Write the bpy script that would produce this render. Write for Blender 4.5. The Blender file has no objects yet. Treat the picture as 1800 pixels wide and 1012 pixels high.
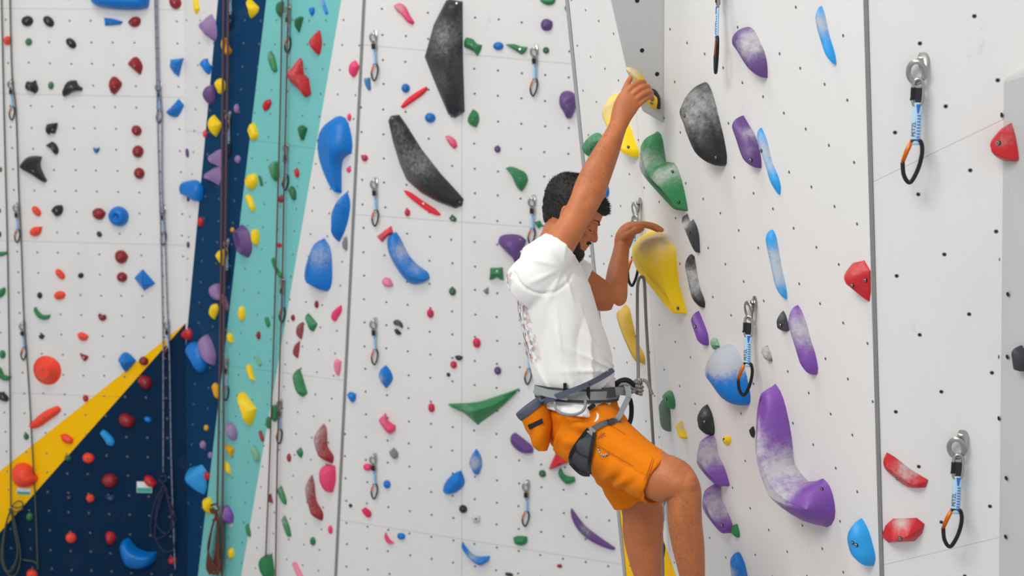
import bpy, bmesh, math, random
import numpy as np
from mathutils import Vector, Matrix
from mathutils.bvhtree import BVHTree

random.seed(7)
rng = np.random.default_rng(7)
scene = bpy.context.scene
COL = scene.collection

# ------------------------------------------------------------------ camera
FPX = 2500.0                       # focal length in pixels of the 1800 px frame (50 mm on 36 mm)
PITCH = math.radians(10.0)         # the photographer looks slightly down
CAM = np.array([0.0, 0.0, 4.6])
C_R = np.array([1.0, 0.0, 0.0])
C_F = np.array([0.0, math.cos(PITCH), -math.sin(PITCH)])
C_U = np.array([0.0, math.sin(PITCH), math.cos(PITCH)])
cam_d = bpy.data.cameras.new('camera')
cam_d.sensor_width = 36.0
cam_d.lens = FPX * 36.0 / 1800.0
cam_d.clip_start = 0.05
cam_d.clip_end = 100
cam_d.dof.use_dof = True
cam_d.dof.focus_distance = 4.3
cam_d.dof.aperture_fstop = 4.4
cam = bpy.data.objects.new('camera', cam_d)
COL.objects.link(cam)
cam.location = CAM
cam.rotation_euler = (math.radians(90) - PITCH, 0, 0)
scene.camera = cam

# ------------------------------------------------------------------ light
world = bpy.data.worlds.new('world')
scene.world = world
world.use_nodes = True
bg = world.node_tree.nodes['Background']
bg.inputs[0].default_value = (0.95, 0.97, 1.0, 1)
bg.inputs[1].default_value = 0.66

def area_light(name, loc, target, sx, sy, power, color=(1, 1, 1)):
    d = bpy.data.lights.new(name, 'AREA')
    d.shape = 'RECTANGLE'; d.size = sx; d.size_y = sy; d.energy = power; d.color = color
    o = bpy.data.objects.new(name, d); COL.objects.link(o)
    o.location = loc
    o.rotation_euler = (Vector(target) - Vector(loc)).to_track_quat('-Z', 'Y').to_euler()
    return o
area_light('hall_light', (-3.2, -0.6, 8.6), (0.6, 4.6, 3.8), 3.0, 2.2, 330, (1.0, 0.985, 0.96))
area_light('hall_light', (-2.6, 4.6, 10.0), (-0.8, 8.6, 3.4), 3.0, 2.2, 175, (1.0, 0.985, 0.96))

scene.view_settings.view_transform = 'Standard'
scene.view_settings.look = 'None'
scene.view_settings.exposure = -0.06
scene.view_settings.gamma = 1.0
scene.view_settings.use_curve_mapping = False

# ------------------------------------------------------------------ helpers
def ray(u, v):
    return C_R * ((u - 900.0) / FPX) + C_F + C_U * ((506.0 - v) / FPX)
def P(u, v, d):
    """World point seen at picture position (u, v), d metres deep."""
    return CAM + ray(u, v) * d

class Plane:
    """A wall plane: 1/depth = a + b (u-900) + c (v-506)."""
    def __init__(s, a, b, c):
        s.a, s.b, s.c = a, b, c
        s.g = C_R * (b * FPX) + C_F * a - C_U * (c * FPX)
        s.gl = np.linalg.norm(s.g)
        s.n = -s.g / s.gl
        s.ex = np.cross([0, 0, 1.0], s.n); s.ex /= np.linalg.norm(s.ex)
        s.ey = np.cross(s.n, s.ex)
        s.O = CAM + s.g / s.gl ** 2
    def at(s, u, v, off=0.0):
        return P(u, v, (1 - off * s.gl) / (s.a + s.b * (u - 900) + s.c * (v - 506)))
    def to2(s, X):
        return np.array([np.dot(X - s.O, s.ex), np.dot(X - s.O, s.ey)])
    def px2(s, u, v, off=0.0):
        return s.to2(s.at(u, v, off))
    def from2(s, q, off=0.0):
        return s.O + s.ex * q[0] + s.ey * q[1] + s.n * off
    def matrix(s, q, off=0.0):
        m = np.eye(4)
        m[:3, 0], m[:3, 1], m[:3, 2], m[:3, 3] = s.ex, s.ey, s.n, s.from2(q, off)
        return Matrix(m.tolist())
def plane_uv(u0, v0, d0, b, c):
    w0 = 1.0 / d0
    return Plane(w0 + b * (900 - u0) + c * (506 - v0), b, c)
def project(X):
    r = np.asarray(X, float) - CAM
    d = r @ C_F
    return 900 + FPX * (r @ C_R) / d, 506 - FPX * (r @ C_U) / d, d
def meet(p, q, z):
    """Point at height z on the line where two planes meet."""
    A = np.array([p.g, q.g, [0, 0, 1.0]])
    return np.linalg.solve(A, np.array([1 + p.g @ CAM, 1 + q.g @ CAM, z]))

def lin(c):
    c = np.asarray(c, float) / 255.0
    return tuple(np.where(c <= 0.04045, c / 12.92, ((c + 0.055) / 1.055) ** 2.4))

def tag(o, label=None, cat=None, group=None, kind=None):
    if label: o['label'] = label
    if cat: o['category'] = cat
    if group: o['group'] = group
    if kind: o['kind'] = kind
    return o
def empty(name, loc=(0, 0, 0), mat=None):
    o = bpy.data.objects.new(name, None); COL.objects.link(o)
    o.empty_display_size = 0.05
    if mat is not None: o.matrix_world = mat
    else: o.location = loc
    return o
def link(name, me, parent=None, mat=None):
    o = bpy.data.objects.new(name, me); COL.objects.link(o)
    if parent is not None: o.parent = parent
    if mat is not None: o.matrix_local = mat
    return o

class MB:
    """Collects shapes into one mesh."""
    def __init__(s):
        s.v = []; s.f = []; s.m = []; s.attr = {}
    def add(s, verts, faces, mi=0, **attrs):
        k = len(s.v)
        s.v += [tuple(map(float, x)) for x in verts]
        s.f += [tuple(i + k for i in f) for f in faces]
        s.m += [mi] * len(faces)
        for a, val in attrs.items():
            L = s.attr.setdefault(a, [])
            L += [0.0] * (k - len(L)); L += [float(x) for x in val]
        return s
    def box(s, c, size, mi=0, rot=None):
        c = np.asarray(c, float); h = np.asarray(size, float) / 2
        vs = [np.array([x, y, z]) * h for x in (-1, 1) for y in (-1, 1) for z in (-1, 1)]
        if rot is not None: vs = [np.asarray(rot) @ x for x in vs]
        fs = [(0, 1, 3, 2), (4, 6, 7, 5), (0, 4, 5, 1), (2, 3, 7, 6), (0, 2, 6, 4), (1, 5, 7, 3)]
        return s.add([c + x for x in vs], fs, mi)
    def tube(s, path, r, n=8, closed=False, mi=0, flat=None, up=None, caps=True):
        """Sweep an ellipse (r, flat) along a path; up fixes the flat direction."""
        p = np.asarray(path, float); m = len(p)
        rr = np.full(m, r) if np.isscalar(r) else np.asarray(r, float)
        ff = rr if flat is None else (np.full(m, flat) if np.isscalar(flat) else np.asarray(flat, float))
        if closed: t = np.roll(p, -1, 0) - np.roll(p, 1, 0)
        else: t = np.gradient(p, axis=0)
        t /= np.linalg.norm(t, axis=1)[:, None] + 1e-12
        ref = np.array(up if up is not None else (0.31, -0.9, 0.21), float)
        vs = []; al = []; ar = []
        prev = None; L = 0.0
        for i in range(m):
            if up is not None or prev is None: a = np.cross(t[i], ref if abs(t[i] @ ref) < .98 * np.linalg.norm(ref) else np.array([1., .1, 0]))
            else: a = prev - t[i] * (prev @ t[i])
            a /= np.linalg.norm(a) + 1e-12; prev = a
            b = np.cross(t[i], a)
            if i: L += np.linalg.norm(p[i] - p[i - 1])
            for k in range(n):
                th = 2 * math.pi * k / n
                vs.append(p[i] + a * math.cos(th) * rr[i] + b * math.sin(th) * ff[i])
                al.append(L); ar.append(k / n)
        fs = []
        for i in range(m if closed else m - 1):
            j = (i + 1) % m
            for k in range(n):
                l = (k + 1) % n
                fs.append((i * n + k, i * n + l, j * n + l, j * n + k))
        if not closed and caps:
            fs.append(tuple(range(n))[::-1]); fs.append(tuple((m - 1) * n + k for k in range(n)))
        return s.add(vs, fs, mi, along=al, around=ar)
    def lathe(s, prof, n=16, mi=0, mat=None):
        """prof: (radius, z) pairs around local z."""
        vs = []
        for r, z in prof:
            for k in range(n):
                th = 2 * math.pi * k / n
                x = np.array([r * math.cos(th), r * math.sin(th), z])
                vs.append(x if mat is None else np.asarray(mat) @ x)
        fs = []
        for i in range(len(prof) - 1):
            for k in range(n):
                l = (k + 1) % n
                fs.append((i * n + k, i * n + l, (i + 1) * n + l, (i + 1) * n + k))
        fs.append(tuple(range(n))[::-1]); fs.append(tuple((len(prof) - 1) * n + k for k in range(n)))
        return s.add(vs, fs, mi)
    def mesh(s, name, mats, smooth=True, sharp=None):
        me = bpy.data.meshes.new(name)
        me.from_pydata(s.v, [], s.f)
        for m in (mats if isinstance(mats, (list, tuple)) else [mats]): me.materials.append(m)
        me.polygons.foreach_set('material_index', s.m)
        for a, L in s.attr.items():
            L = L + [0.0] * (len(s.v) - len(L))
            at = me.attributes.new(a, 'FLOAT', 'POINT'); at.data.foreach_set('value', L)
        me.polygons.foreach_set('use_smooth', [smooth] * len(s.f))
        if smooth and sharp: me.set_sharp_from_angle(angle=math.radians(sharp))
        me.update()
        return me

def spline_corner(pts, sub=4, lim=62):
    """Closed Hermite curve that keeps sharp corners sharp."""
    p = np.asarray(pts, float); n = len(p); out = []
    tan = []
    for i in range(n):
        a = p[i] - p[i - 1]; b = p[(i + 1) % n] - p[i]
        la, lb = np.linalg.norm(a) + 1e-12, np.linalg.norm(b) + 1e-12
        ang = math.degrees(math.acos(np.clip(a @ b / la / lb, -1, 1)))
        d = a / la + b / lb; d /= np.linalg.norm(d) + 1e-9
        tan.append(d * (0.0 if ang > lim else 1.0))
    for i in range(n):
        j = (i + 1) % n; L = np.linalg.norm(p[j] - p[i])
        for k in range(sub):
            t = k / sub
            h00, h10, h01, h11 = 2 * t ** 3 - 3 * t * t + 1, t ** 3 - 2 * t * t + t, -2 * t ** 3 + 3 * t * t, t ** 3 - t * t
            out.append(h00 * p[i] + h10 * L * tan[i] + h01 * p[j] + h11 * L * tan[j])
    return np.array(out)
def spline(pts, sub=6, closed=False):
    """Catmull-Rom through the points (any dimension)."""
    p = np.asarray(pts, float); n = len(p); out = []
    segs = n if closed else n - 1
    for i in range(segs):
        if closed: a, b, c, d = p[(i - 1) % n], p[i], p[(i + 1) % n], p[(i + 2) % n]
        else: a, b, c, d = p[max(i - 1, 0)], p[i], p[i + 1], p[min(i + 2, n - 1)]
        for k in range(sub):
            t = k / sub
            out.append(0.5 * ((2 * b) + (-a + c) * t + (2 * a - 5 * b + 4 * c - d) * t * t + (-a + 3 * b - 3 * c + d) * t ** 3))
    if not closed: out.append(p[-1])
    return np.array(out)

# ------------------------------------------------------------------ materials
MATS = {}
def nodes_of(name):
    m = bpy.data.materials.new(name); m.use_nodes = True
    nt = m.node_tree
    return m, nt, nt.nodes['Principled BSDF'], nt.links.new
def N(nt, kind, **kw):
    n = nt.nodes.new(kind)
    for k, v in kw.items(): setattr(n, k, v)
    return n
def ramp(nt, lo, hi, c0=(0, 0, 0, 1), c1=(1, 1, 1, 1)):
    r = nt.nodes.new('ShaderNodeValToRGB')
    r.color_ramp.elements[0].position = lo; r.color_ramp.elements[1].position = hi
    r.color_ramp.elements[0].color = c0; r.color_ramp.elements[1].color = c1
    return r
def mixc(nt, fac, a, b):
    m = nt.nodes.new('ShaderNodeMix'); m.data_type = 'RGBA'
    for s, x in ((0, fac), (6, a), (7, b)):
        if isinstance(x, (int, float)): m.inputs[s].default_value = x
        elif isinstance(x, tuple): m.inputs[s].default_value = (*x[:3], 1)
        else: nt.links.new(x, m.inputs[s])
    return m.outputs[2]
def mathn(nt, op, a, b=0.0, clamp=False):
    m = nt.nodes.new('ShaderNodeMath'); m.operation = op; m.use_clamp = clamp
    for i, x in enumerate((a, b)):
        if isinstance(x, (int, float)): m.inputs[i].default_value = x
        else: nt.links.new(x, m.inputs[i])
    return m.outputs[0]
def noise(nt, scale, detail=3, rough=0.55, coord=None):
    n = nt.nodes.new('ShaderNodeTexNoise')
    n.inputs['Scale'].default_value = scale; n.inputs['Detail'].default_value = detail
    n.inputs['Roughness'].default_value = rough
    if coord is None:
        tc = nt.nodes.new('ShaderNodeTexCoord'); coord = tc.outputs['Object']
    nt.links.new(coord, n.inputs['Vector'])
    return n.outputs['Fac']
def bump(nt, height, strength, dist, bs):
    b = nt.nodes.new('ShaderNodeBump')
    b.inputs['Strength'].default_value = strength; b.inputs['Distance'].default_value = dist
    nt.links.new(height, b.inputs['Height']); nt.links.new(b.outputs[0], bs.inputs['Normal'])

def plain(name, rgb, rough=0.5, metal=0.0, vary=0.08, scale=30.0, spec=0.5, bumpy=0.0, sheen=0.0):
    """One colour with a little procedural variation."""
    if name in MATS: return MATS[name]
    m, nt, bs, L = nodes_of(name)
    c = lin(rgb)
    f = noise(nt, scale)
    L(mixc(nt, f, tuple(x * (1 - vary) for x in c), tuple(min(1, x * (1 + vary)) for x in c)), bs.inputs['Base Color'])
    bs.inputs['Roughness'].default_value = rough
    bs.inputs['Metallic'].default_value = metal
    bs.inputs['Specular IOR Level'].default_value = spec
    if sheen: bs.inputs['Sheen Weight'].default_value = sheen
    if bumpy: bump(nt, noise(nt, scale * 6), 0.5, bumpy, bs)
    MATS[name] = m
    return m

def wall_paint(name, rgb, dirt=0.12, rough=0.62):
    """Textured gritty paint with chalk smears and rubber scuffs."""
    m, nt, bs, L = nodes_of(name)
    c = lin(rgb)
    tc = nt.nodes.new('ShaderNodeTexCoord')
    mp = nt.nodes.new('ShaderNodeMapping'); mp.inputs['Scale'].default_value = (2.2, 2.2, 0.7)
    L(tc.outputs['Object'], mp.inputs['Vector'])
    smear = ramp(nt, 0.52, 0.78); L(noise(nt, 1.4, 5, 0.65, mp.outputs[0]), smear.inputs[0])
    col = mixc(nt, mathn(nt, 'MULTIPLY', smear.outputs[0], dirt), c, tuple(x * 0.72 + 0.02 for x in c))
    scuff = ramp(nt, 0.66, 0.74); L(noise(nt, 9.0, 6, 0.7, mp.outputs[0]), scuff.inputs[0])
    col = mixc(nt, mathn(nt, 'MULTIPLY', scuff.outputs[0], dirt * 1.2), col, tuple(x * 0.45 for x in c))
    chalk = ramp(nt, 0.6, 0.8); L(noise(nt, 3.1, 4, 0.6), chalk.inputs[0])
    col = mixc(nt, mathn(nt, 'MULTIPLY', chalk.outputs[0], dirt), col, (0.84, 0.84, 0.83))
    L(col, bs.inputs['Base Color'])
    bs.inputs['Roughness'].default_value = rough
    bs.inputs['Specular IOR Level'].default_value = 0.15
    bump(nt, noise(nt, 420.0, 2, 0.6), 0.35, 0.0006, bs)
    MATS[name] = m
    return m

WHITE = wall_paint('white_wall_paint', (228, 226, 223), 0.2)
YELLOWP = wall_paint('yellow_wall_paint', (255, 194, 0), 0.02)
BLUEP_DIM = wall_paint('blue_wall_paint_dim', (0, 38, 68), 0.02)  # same blue as the corner strip, dimmer light put into the tone
BLUEP_LIT = wall_paint('blue_wall_paint_lit', (0, 56, 94), 0.03)  # same blue as the left wall field, brighter light put into the tone
TEAL = wall_paint('teal_wall_paint', (120, 196, 192), 0.07)
GREYV = wall_paint('grey_volume_paint', (194, 195, 193), 0.3)
EDGE = plain('raw_panel_edge', (120, 121, 122), 0.7, vary=0.15)
ZINC = plain('zinc_tnut', (150, 152, 155), 0.4, 0.7)
HOLE_SHADE = plain('painted_hole_shade', (30, 30, 32), 0.9)  # flat dark faces: the shade inside holes is put in the colour
HOLE_SHADE_PALE = plain('pale_hole_shade', (84, 84, 84), 0.9)  # paler hole tone, recess shade painted on a flat face
STEEL = plain('polished_steel', (178, 176, 172), 0.28, 1.0)
DARKSTEEL = plain('dark_anodised_metal', (46, 46, 50), 0.35, 0.7)
FLOORM = plain('grey_crash_mat', (178, 180, 184), 0.8)

# ------------------------------------------------------------------ walls
PL = {}
PL['L1'] = plane_uv(150, 506, 10.2, 1 / 22000 / 10.2, -1 / 14178 / 10.2)
PL['W3'] = plane_uv(830, 506, 8.8, 1 / 10750 / 8.8, -1 / 13000 / 8.8)
w_c = 1 / 10.2 + (326 - 150) / 22000 / 10.2
w_s = 1 / 8.8 + (615 - 830) / 10750 / 8.8
b2 = (w_s - w_c) / (615 - 326)
w3a = PL['W3'].a + PL['W3'].b * (640 - 900) + PL['W3'].c * (0 - 506)
w3b = PL['W3'].a + PL['W3'].b * (590 - 900) + PL['W3'].c * (1012 - 506)
c2 = ((w3b - w3a) + 50 * b2) / 1012
PL['L2'] = plane_uv(615, 506, 1 / w_s, b2, c2)
PL['A'] = plane_uv(1325, 605, 4.26, 1.82e-4, -4.0e-5)
wa = 1 / 4.26 + (1536 - 1325) * 1.82e-4 - (506 - 605) * 4.0e-5
bB = 5.3e-5
cB = ((28 * 1.82e-4 - 1012 * 4.0e-5) - 28 * bB) / 1012
PL['B'] = plane_uv(1536, 506, 1 / wa, bB, cB)

def clip(poly, a, b, keep=1, gap=0.0):
    """Keep the part of a 2-D polygon on one side of the line a-b."""
    a = np.asarray(a); d = np.asarray(b) - a
    nrm = np.array([-d[1], d[0]]) / (np.linalg.norm(d) + 1e-12) * keep
    out = []
    sd = [(np.asarray(p) - a) @ nrm - gap for p in poly]
    for i in range(len(poly)):
        p, q, s, t = np.asarray(poly[i]), np.asarray(poly[(i + 1) % len(poly)]), sd[i], sd[(i + 1) % len(poly)]
        if s >= 0: out.append(p)
        if (s >= 0) != (t >= 0): out.append(p + (q - p) * (s / (s - t)))
    return out

def build_wall(name, key, outline3, regions, seams, lattice, gap=0.0007, thick=0.018, back=0.10, sides=True):
    """outline3: world corners. regions: (material, [(pixel line a, b, side)]) paint fields.
    seams: pixel lines where panels butt. lattice: (u0,v0),(u1,v1),(u2,v2) of the T-nut grid."""
    pl = PL[key]
    out2 = [pl.to2(x) for x in outline3]
    area = sum(out2[i][0] * out2[(i + 1) % len(out2)][1] - out2[(i + 1) % len(out2)][0] * out2[i][1] for i in range(len(out2)))
    if area < 0: out2 = out2[::-1]
    n = len(out2)
    # backing frame
    mb = MB()
    vs = [pl.from2(q, -thick - 0.001) for q in out2] + [pl.from2(q, -thick - back) for q in out2]
    fs = [tuple(range(n)), tuple(range(2 * n - 1, n - 1, -1))] + [(i, (i + 1) % n, n + (i + 1) % n, n + i)[::-1] for i in range(n)]
    mb.add(vs, fs)
    wall = link(name, mb.mesh(name, EDGE, smooth=False))
    tag(wall, kind='structure')
    pieces = []
    for mat, cuts in regions:
        poly = out2
        for (a, b, side) in cuts: poly = clip(poly, pl.px2(*a), pl.px2(*b), side)
        if len(poly) >= 3: pieces.append((mat, poly))
    for (a, b) in seams:
        nxt = []
        for mat, poly in pieces:
            for side in (1, -1):
                q = clip(poly, pl.px2(*a), pl.px2(*b), side, gap)
                if len(q) >= 3: nxt.append((mat, q))
        pieces = nxt
    for mat, poly in pieces:
        k = len(poly)
        mb = MB()
        vs = [pl.from2(q, 0) for q in poly] + [pl.from2(q, -thick) for q in poly]
        fs = [tuple(range(k))] + [(i, (i + 1) % k, k + (i + 1) % k, k + i)[::-1] for i in range(k)]
        mb.add(vs, fs[:1], 0); 
        mb2 = MB().add(vs, fs[:1], 0)
        mb2.f += fs[1:]; mb2.m += [1] * (len(fs) - 1)
        link('panel', mb2.mesh('panel', [mat, EDGE], smooth=False), wall)
    # T-nuts
    o = pl.px2(*lattice[0]); a = pl.px2(*lattice[1]) - o; b = pl.px2(*lattice[2]) - o
    mb = MB(); rn = {'A': .0046, 'B': .0058}.get(key, .0078)
    c8 = [(math.cos(t), math.sin(t)) for t in np.arange(8) * math.pi / 4]
    for i in range(-40, 41):
        for j in range(-40, 41):
            q = o + a * i + b * j + rng.normal(0, 0.002, 2)
            inside = all(np.cross(np.append(out2[(k + 1) % n] - out2[k], 0), np.append(q - out2[k], 0))[2] > 0.012 * np.linalg.norm(out2[(k + 1) % n] - out2[k]) for k in range(n))
            if not inside: continue
            u, v, d = project(pl.from2(q))
            if not (-80 < u < 1880 and -80 < v < 1090): continue
            vs = [pl.from2(q + np.array([x, y]) * rn, 0.0003) for x, y in c8] + [pl.from2(q + np.array([x, y]) * rn * .86, 0.0008) for x, y in c8] + [pl.from2(q + np.array([x, y]) * rn * .68, 0.0007) for x, y in c8]
            mb.add(vs, [(k, (k + 1) % 8, 8 + (k + 1) % 8, 8 + k) for k in range(8)] + [(8 + k, 8 + (k + 1) % 8, 16 + (k + 1) % 8, 16 + k) for k in range(8)], 0)
            mb.add(vs[16:], [tuple(range(8))], 1)
    tn = link('bolt_holes', mb.mesh('bolt_holes', [ZINC, HOLE_SHADE if key == 'B' else HOLE_SHADE_PALE]), wall)
    tag(tn, kind='stuff')
    return wall

ZT, ZB = 8.6, 0.0
def vline(pl, a, b, z):
    """Point at height z on the line through two picked points of a plane."""
    p, q = pl.at(*a), pl.at(*b)
    return p + (q - p) * ((z - p[2]) / (q[2] - p[2]))
L1, L2, W3, PA, PB = (PL[k] for k in ('L1', 'L2', 'W3', 'A', 'B'))
c12t, c12b = meet(L1, L2, ZT), meet(L1, L2, ZB)
c23t, c23b = meet(L2, W3, ZT), meet(L2, W3, ZB)
lt, lb = vline(L1, (-330, 0), (-290, 1012), ZT), vline(L1, (-330, 0), (-290, 1012), ZB)
rt, rb = vline(W3, (1400, 0), (1400, 1012), ZT), vline(W3, (1400, 0), (1400, 1012), ZB)
apx = (327, 567)
T1 = (apx, (0, 827)); T2 = (apx, (0, 935))
build_wall('wall_left', 'L1', [lb, c12b, c12t, lt],
           [(WHITE, [(*T1, -1)]), (YELLOWP, [(*T1, 1), (*T2, -1)]), (BLUEP_DIM, [(*T2, 1)])],
           [((60, 166), (320, 171)), ((60, 424), (320, 431)), ((0, 15), (150, 16)), ((12, 690), (200, 697))], ((10.4, 35), (47.5, 35.3), (12.2, 73)))
B1 = ((383, 0), (330, 570)); B2 = ((468, 0), (348, 1011)); B3 = ((600, 0), (424, 1011))
build_wall('wall_corner', 'L2', [c12b, c23b, c23t, c12t],
           [(WHITE, [(*B1, -1)]), (BLUEP_LIT, [(*B1, 1), (*B2, -1)]), (TEAL, [(*B2, 1), (*B3, -1)]), (WHITE, [(*B3, 1)])],
           [((400, 240), (560, 262)), ((380, 640), (600, 668))], ((342, 230), (367, 232), (340, 268)))
build_wall('wall_back', 'W3', [c23b, rb, rt, c23t], [(WHITE, [])],
           [((640, 378), (980, 402)), ((600, 914), (1080, 990)), ((812, 0), (812, 1012)), ((650, 80), (1000, 112))], ((834.5, 30.6), (875.8, 34.3), (834.5, 75.6)))
zA = 1.2
at_, ab_ = vline(PA, (1000, 0), (1090, 900), 7.4), vline(PA, (1000, 0), (1090, 900), zA)
bt_, bb_ = meet(PA, PB, 7.4), meet(PA, PB, zA)
Y1 = ((1092, 735), (1189, 1012))
build_wall('wall_right', 'A', [ab_, bb_, bt_, at_],
           [(WHITE, [(*Y1, 1)]), (YELLOWP, [(*Y1, -1)])],
           [((1146, 560), (1164, 800))], ((1244.9, 435.8), (1275.9, 465), (1253.9, 522.8)), gap=.0004, back=0.05)
# a panel strip that closes the free edge of the right wall and runs back behind it
e0, e1 = ab_, at_
ret = np.array([0.55, 0.75, 0.0])
ct_, cb_ = vline(PB, (1990, 0), (1990, 1012), 7.4), vline(PB, (1990, 0), (1990, 1012), zA)
build_wall('wall_near_right', 'B', [bb_, cb_, ct_, bt_], [(WHITE, [])],
           [((1540, 317), (1755, 214)), ((1555, 992), (1750, 946))], ((1574, 232), (1662, 188), (1617, 340)), gap=.0003, back=0.05)
mb = MB()
nA = PA.n
strip = [e0 + nA * 0.001, e1 + nA * 0.001]
off = PA.ex * -0.034
mb.add([e0 + nA * 0.002, e1 + nA * 0.002, e1 + off + nA * 0.0, e0 + off, e0 + ret * 0.8 - nA * 0.07, e1 + ret * 0.8 - nA * 0.07],
       [(0, 1, 2, 3), (3, 2, 5, 4)])
tag(link('trim_1', mb.mesh('trim_1', plain('grey_edge_trim', (158, 160, 161), 0.5), smooth=False)), kind='structure')
# dark joint strip along the crease between right wall facets and along the back wall crease
def joint(name, a, b, n, w=0.004):
    mb = MB()
    d = (b - a) / np.linalg.norm(b - a)
    s = np.cross(d, n)
    mb.add([a + s * w + n * .002, a - s * w + n * .002, b - s * w + n * .002, b + s * w + n * .002,
            a + s * w - n * .02, a - s * w - n * .02, b - s * w - n * .02, b + s * w - n * .02],
           [(0, 1, 2, 3), (0, 4, 5, 1), (3, 2, 6, 7), (0, 3, 7, 4), (1, 5, 6, 2)])
    tag(link(name, mb.mesh(name, plain('grey_joint', (128, 128, 128), 0.6), smooth=False)), kind='structure')
joint('trim_2', bb_, bt_, (PA.n + PB.n) / np.linalg.norm(PA.n + PB.n), 0.006)
joint('trim_3', c23b, c23t, (L2.n + W3.n) / np.linalg.norm(L2.n + W3.n), 0.010)
# floor
mb = MB()
mb.add([(-9, -4, 0), (9, -4, 0), (9, 13, 0), (-9, 13, 0), (-9, -4, -.1), (9, -4, -.1), (9, 13, -.1), (-9, 13, -.1)],
       [(0, 1, 2, 3), (7, 6, 5, 4), (0, 4, 5, 1), (1, 5, 6, 2), (2, 6, 7, 3), (3, 7, 4, 0)])
tag(link('floor', mb.mesh('floor', FLOORM, smooth=False)), kind='structure')

# ------------------------------------------------------------------ holds
def hold_material(name, rgb, rough=0.5, chalk=(0.52, 0.52, 0.51)):
    m, nt, bs, L = nodes_of('hold_' + name)
    c = lin(rgb)
    tc = nt.nodes.new('ShaderNodeTexCoord')
    big = noise(nt, 14.0, 4, 0.6)
    base = mixc(nt, big, tuple(x * 0.86 for x in c), tuple(min(1, x * 1.12) for x in c))
    at = N(nt, 'ShaderNodeAttribute', attribute_name='chalk')
    spk = noise(nt, 46.0, 9, 0.78)
    f = mathn(nt, 'ADD', at.outputs['Fac'], mathn(nt, 'MULTIPLY', mathn(nt, 'SUBTRACT', spk, 0.5), 2.6))
    f = mathn(nt, 'MULTIPLY', f, mathn(nt, 'MULTIPLY', at.outputs['Fac'], 1.7, True), True)
    f = mathn(nt, 'MULTIPLY', f, 0.85, True)
    col = mixc(nt, f, base, chalk)
    L(col, bs.inputs['Base Color'])
    r = mathn(nt, 'ADD', mathn(nt, 'MULTIPLY', f, 0.35), rough, True)
    L(r, bs.inputs['Roughness'])
    bs.inputs['Specular IOR Level'].default_value = 0.4
    bump(nt, noise(nt, 260.0, 3, 0.6), 0.35, 0.0012, bs)
    return m
HC = {k: hold_material(k, *v) for k, v in {
    'black': ((38, 39, 42), 0.38), 'charcoal': ((58, 60, 64), 0.5), 'grey': ((128, 130, 134), 0.55), 'pale': ((205, 206, 206), 0.5),
    'maroon': ((146, 32, 40), 0.42), 'red': ((196, 34, 42), 0.42), 'brightred': ((240, 42, 58), 0.45), 'rust': ((150, 62, 62), 0.5),
    'orange': ((252, 72, 44), 0.45), 'salmon': ((226, 78, 84), 0.5),
    'blue': ((0, 116, 200), 0.38), 'skyblue': ((36, 150, 218), 0.42), 'steelblue': ((70, 130, 180), 0.5), 'navy': ((24, 66, 112), 0.5),
    'purple': ((98, 66, 126), 0.45), 'violet': ((118, 70, 156), 0.42), 'lilac': ((146, 116, 164), 0.5), 'mauve': ((150, 100, 120), 0.5),
    'green': ((48, 128, 76), 0.45), 'darkgreen': ((42, 106, 68), 0.45), 'palegreen': ((118, 172, 136), 0.5), 'emerald': ((38, 122, 74), 0.4), 'greygreen': ((98, 118, 104), 0.55),
    'yellow': ((250, 206, 8), 0.4), 'gold': ((226, 164, 18), 0.45), 'ochre': ((196, 158, 52), 0.5), 'straw': ((196, 176, 70), 0.5),
    'pink': ((232, 62, 112), 0.42), 'palepink': ((232, 130, 160), 0.45), 'crimson': ((214, 32, 78), 0.42),
}.items()}

# bolt in its countersunk hole, one shared mesh
_b = MB()
_b.lathe([(0.0082, -0.004), (0.0082, 0.0006), (0.0070, 0.0010), (0.0066, 0.0002)], 10, 1)
_b.lathe([(0.0060, -0.003), (0.0060, 0.0022), (0.0052, 0.0030), (0.0030, 0.0030)], 10, 0)
_b.lathe([(0.0028, 0.0029), (0.0028, 0.0033), (0.001, 0.0032)], 6, 1)
BOLT = _b.mesh('bolt', [STEEL, HOLE_SHADE], sharp=40)

FR = {1: (0, 0, 2.9778), 2: (0, 330, 2.9778), 3: (0, 660, 2.875), 4: (320, 0, 2.9778), 5: (320, 330, 2.9778), 6: (320, 660, 2.875),
      7: (600, 0, 2.976), 8: (600, 330, 2.9778), 9: (600, 660, 2.876), 10: (1000, 0, 2.9778), 11: (1080, 330, 2.9778), 12: (1080, 660, 2.876),
      13: (1400, 0, 2.53), 14: (1400, 400, 1.6525), 0: (0, 0, 1.0), 15: (1040, 100, 6.322), 16: (1050, 370, 5.325), 17: (1700, 100, 4.6), 18: (260, 60, 5.061)}
def conv(fr, p):
    x, y, s = FR[fr]
    return (x + p[0] / s, y + p[1] / s, *p[2:])
def O(cx, cy, rx, ry=None, rot=0):
    ry = ry or rx; t = math.radians(rot)
    return [(cx + rx * math.cos(a) * math.cos(t) - ry * math.sin(a) * math.sin(t),
             cy + rx * math.cos(a) * math.sin(t) + ry * math.sin(a) * math.cos(t)) for a in np.arange(10) * math.pi / 5]
GROUPS = {'L1': 'holds on the left wall', 'L2': 'holds on the blue, teal and white corner wall', 'W3': 'holds on the back wall',
          'A': 'holds on the right wall beside the climber', 'B': 'holds on the near right wall', 'V': 'holds on the grey volume', 'C': 'holds on the grey slab'}
HOLDS = []
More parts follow.
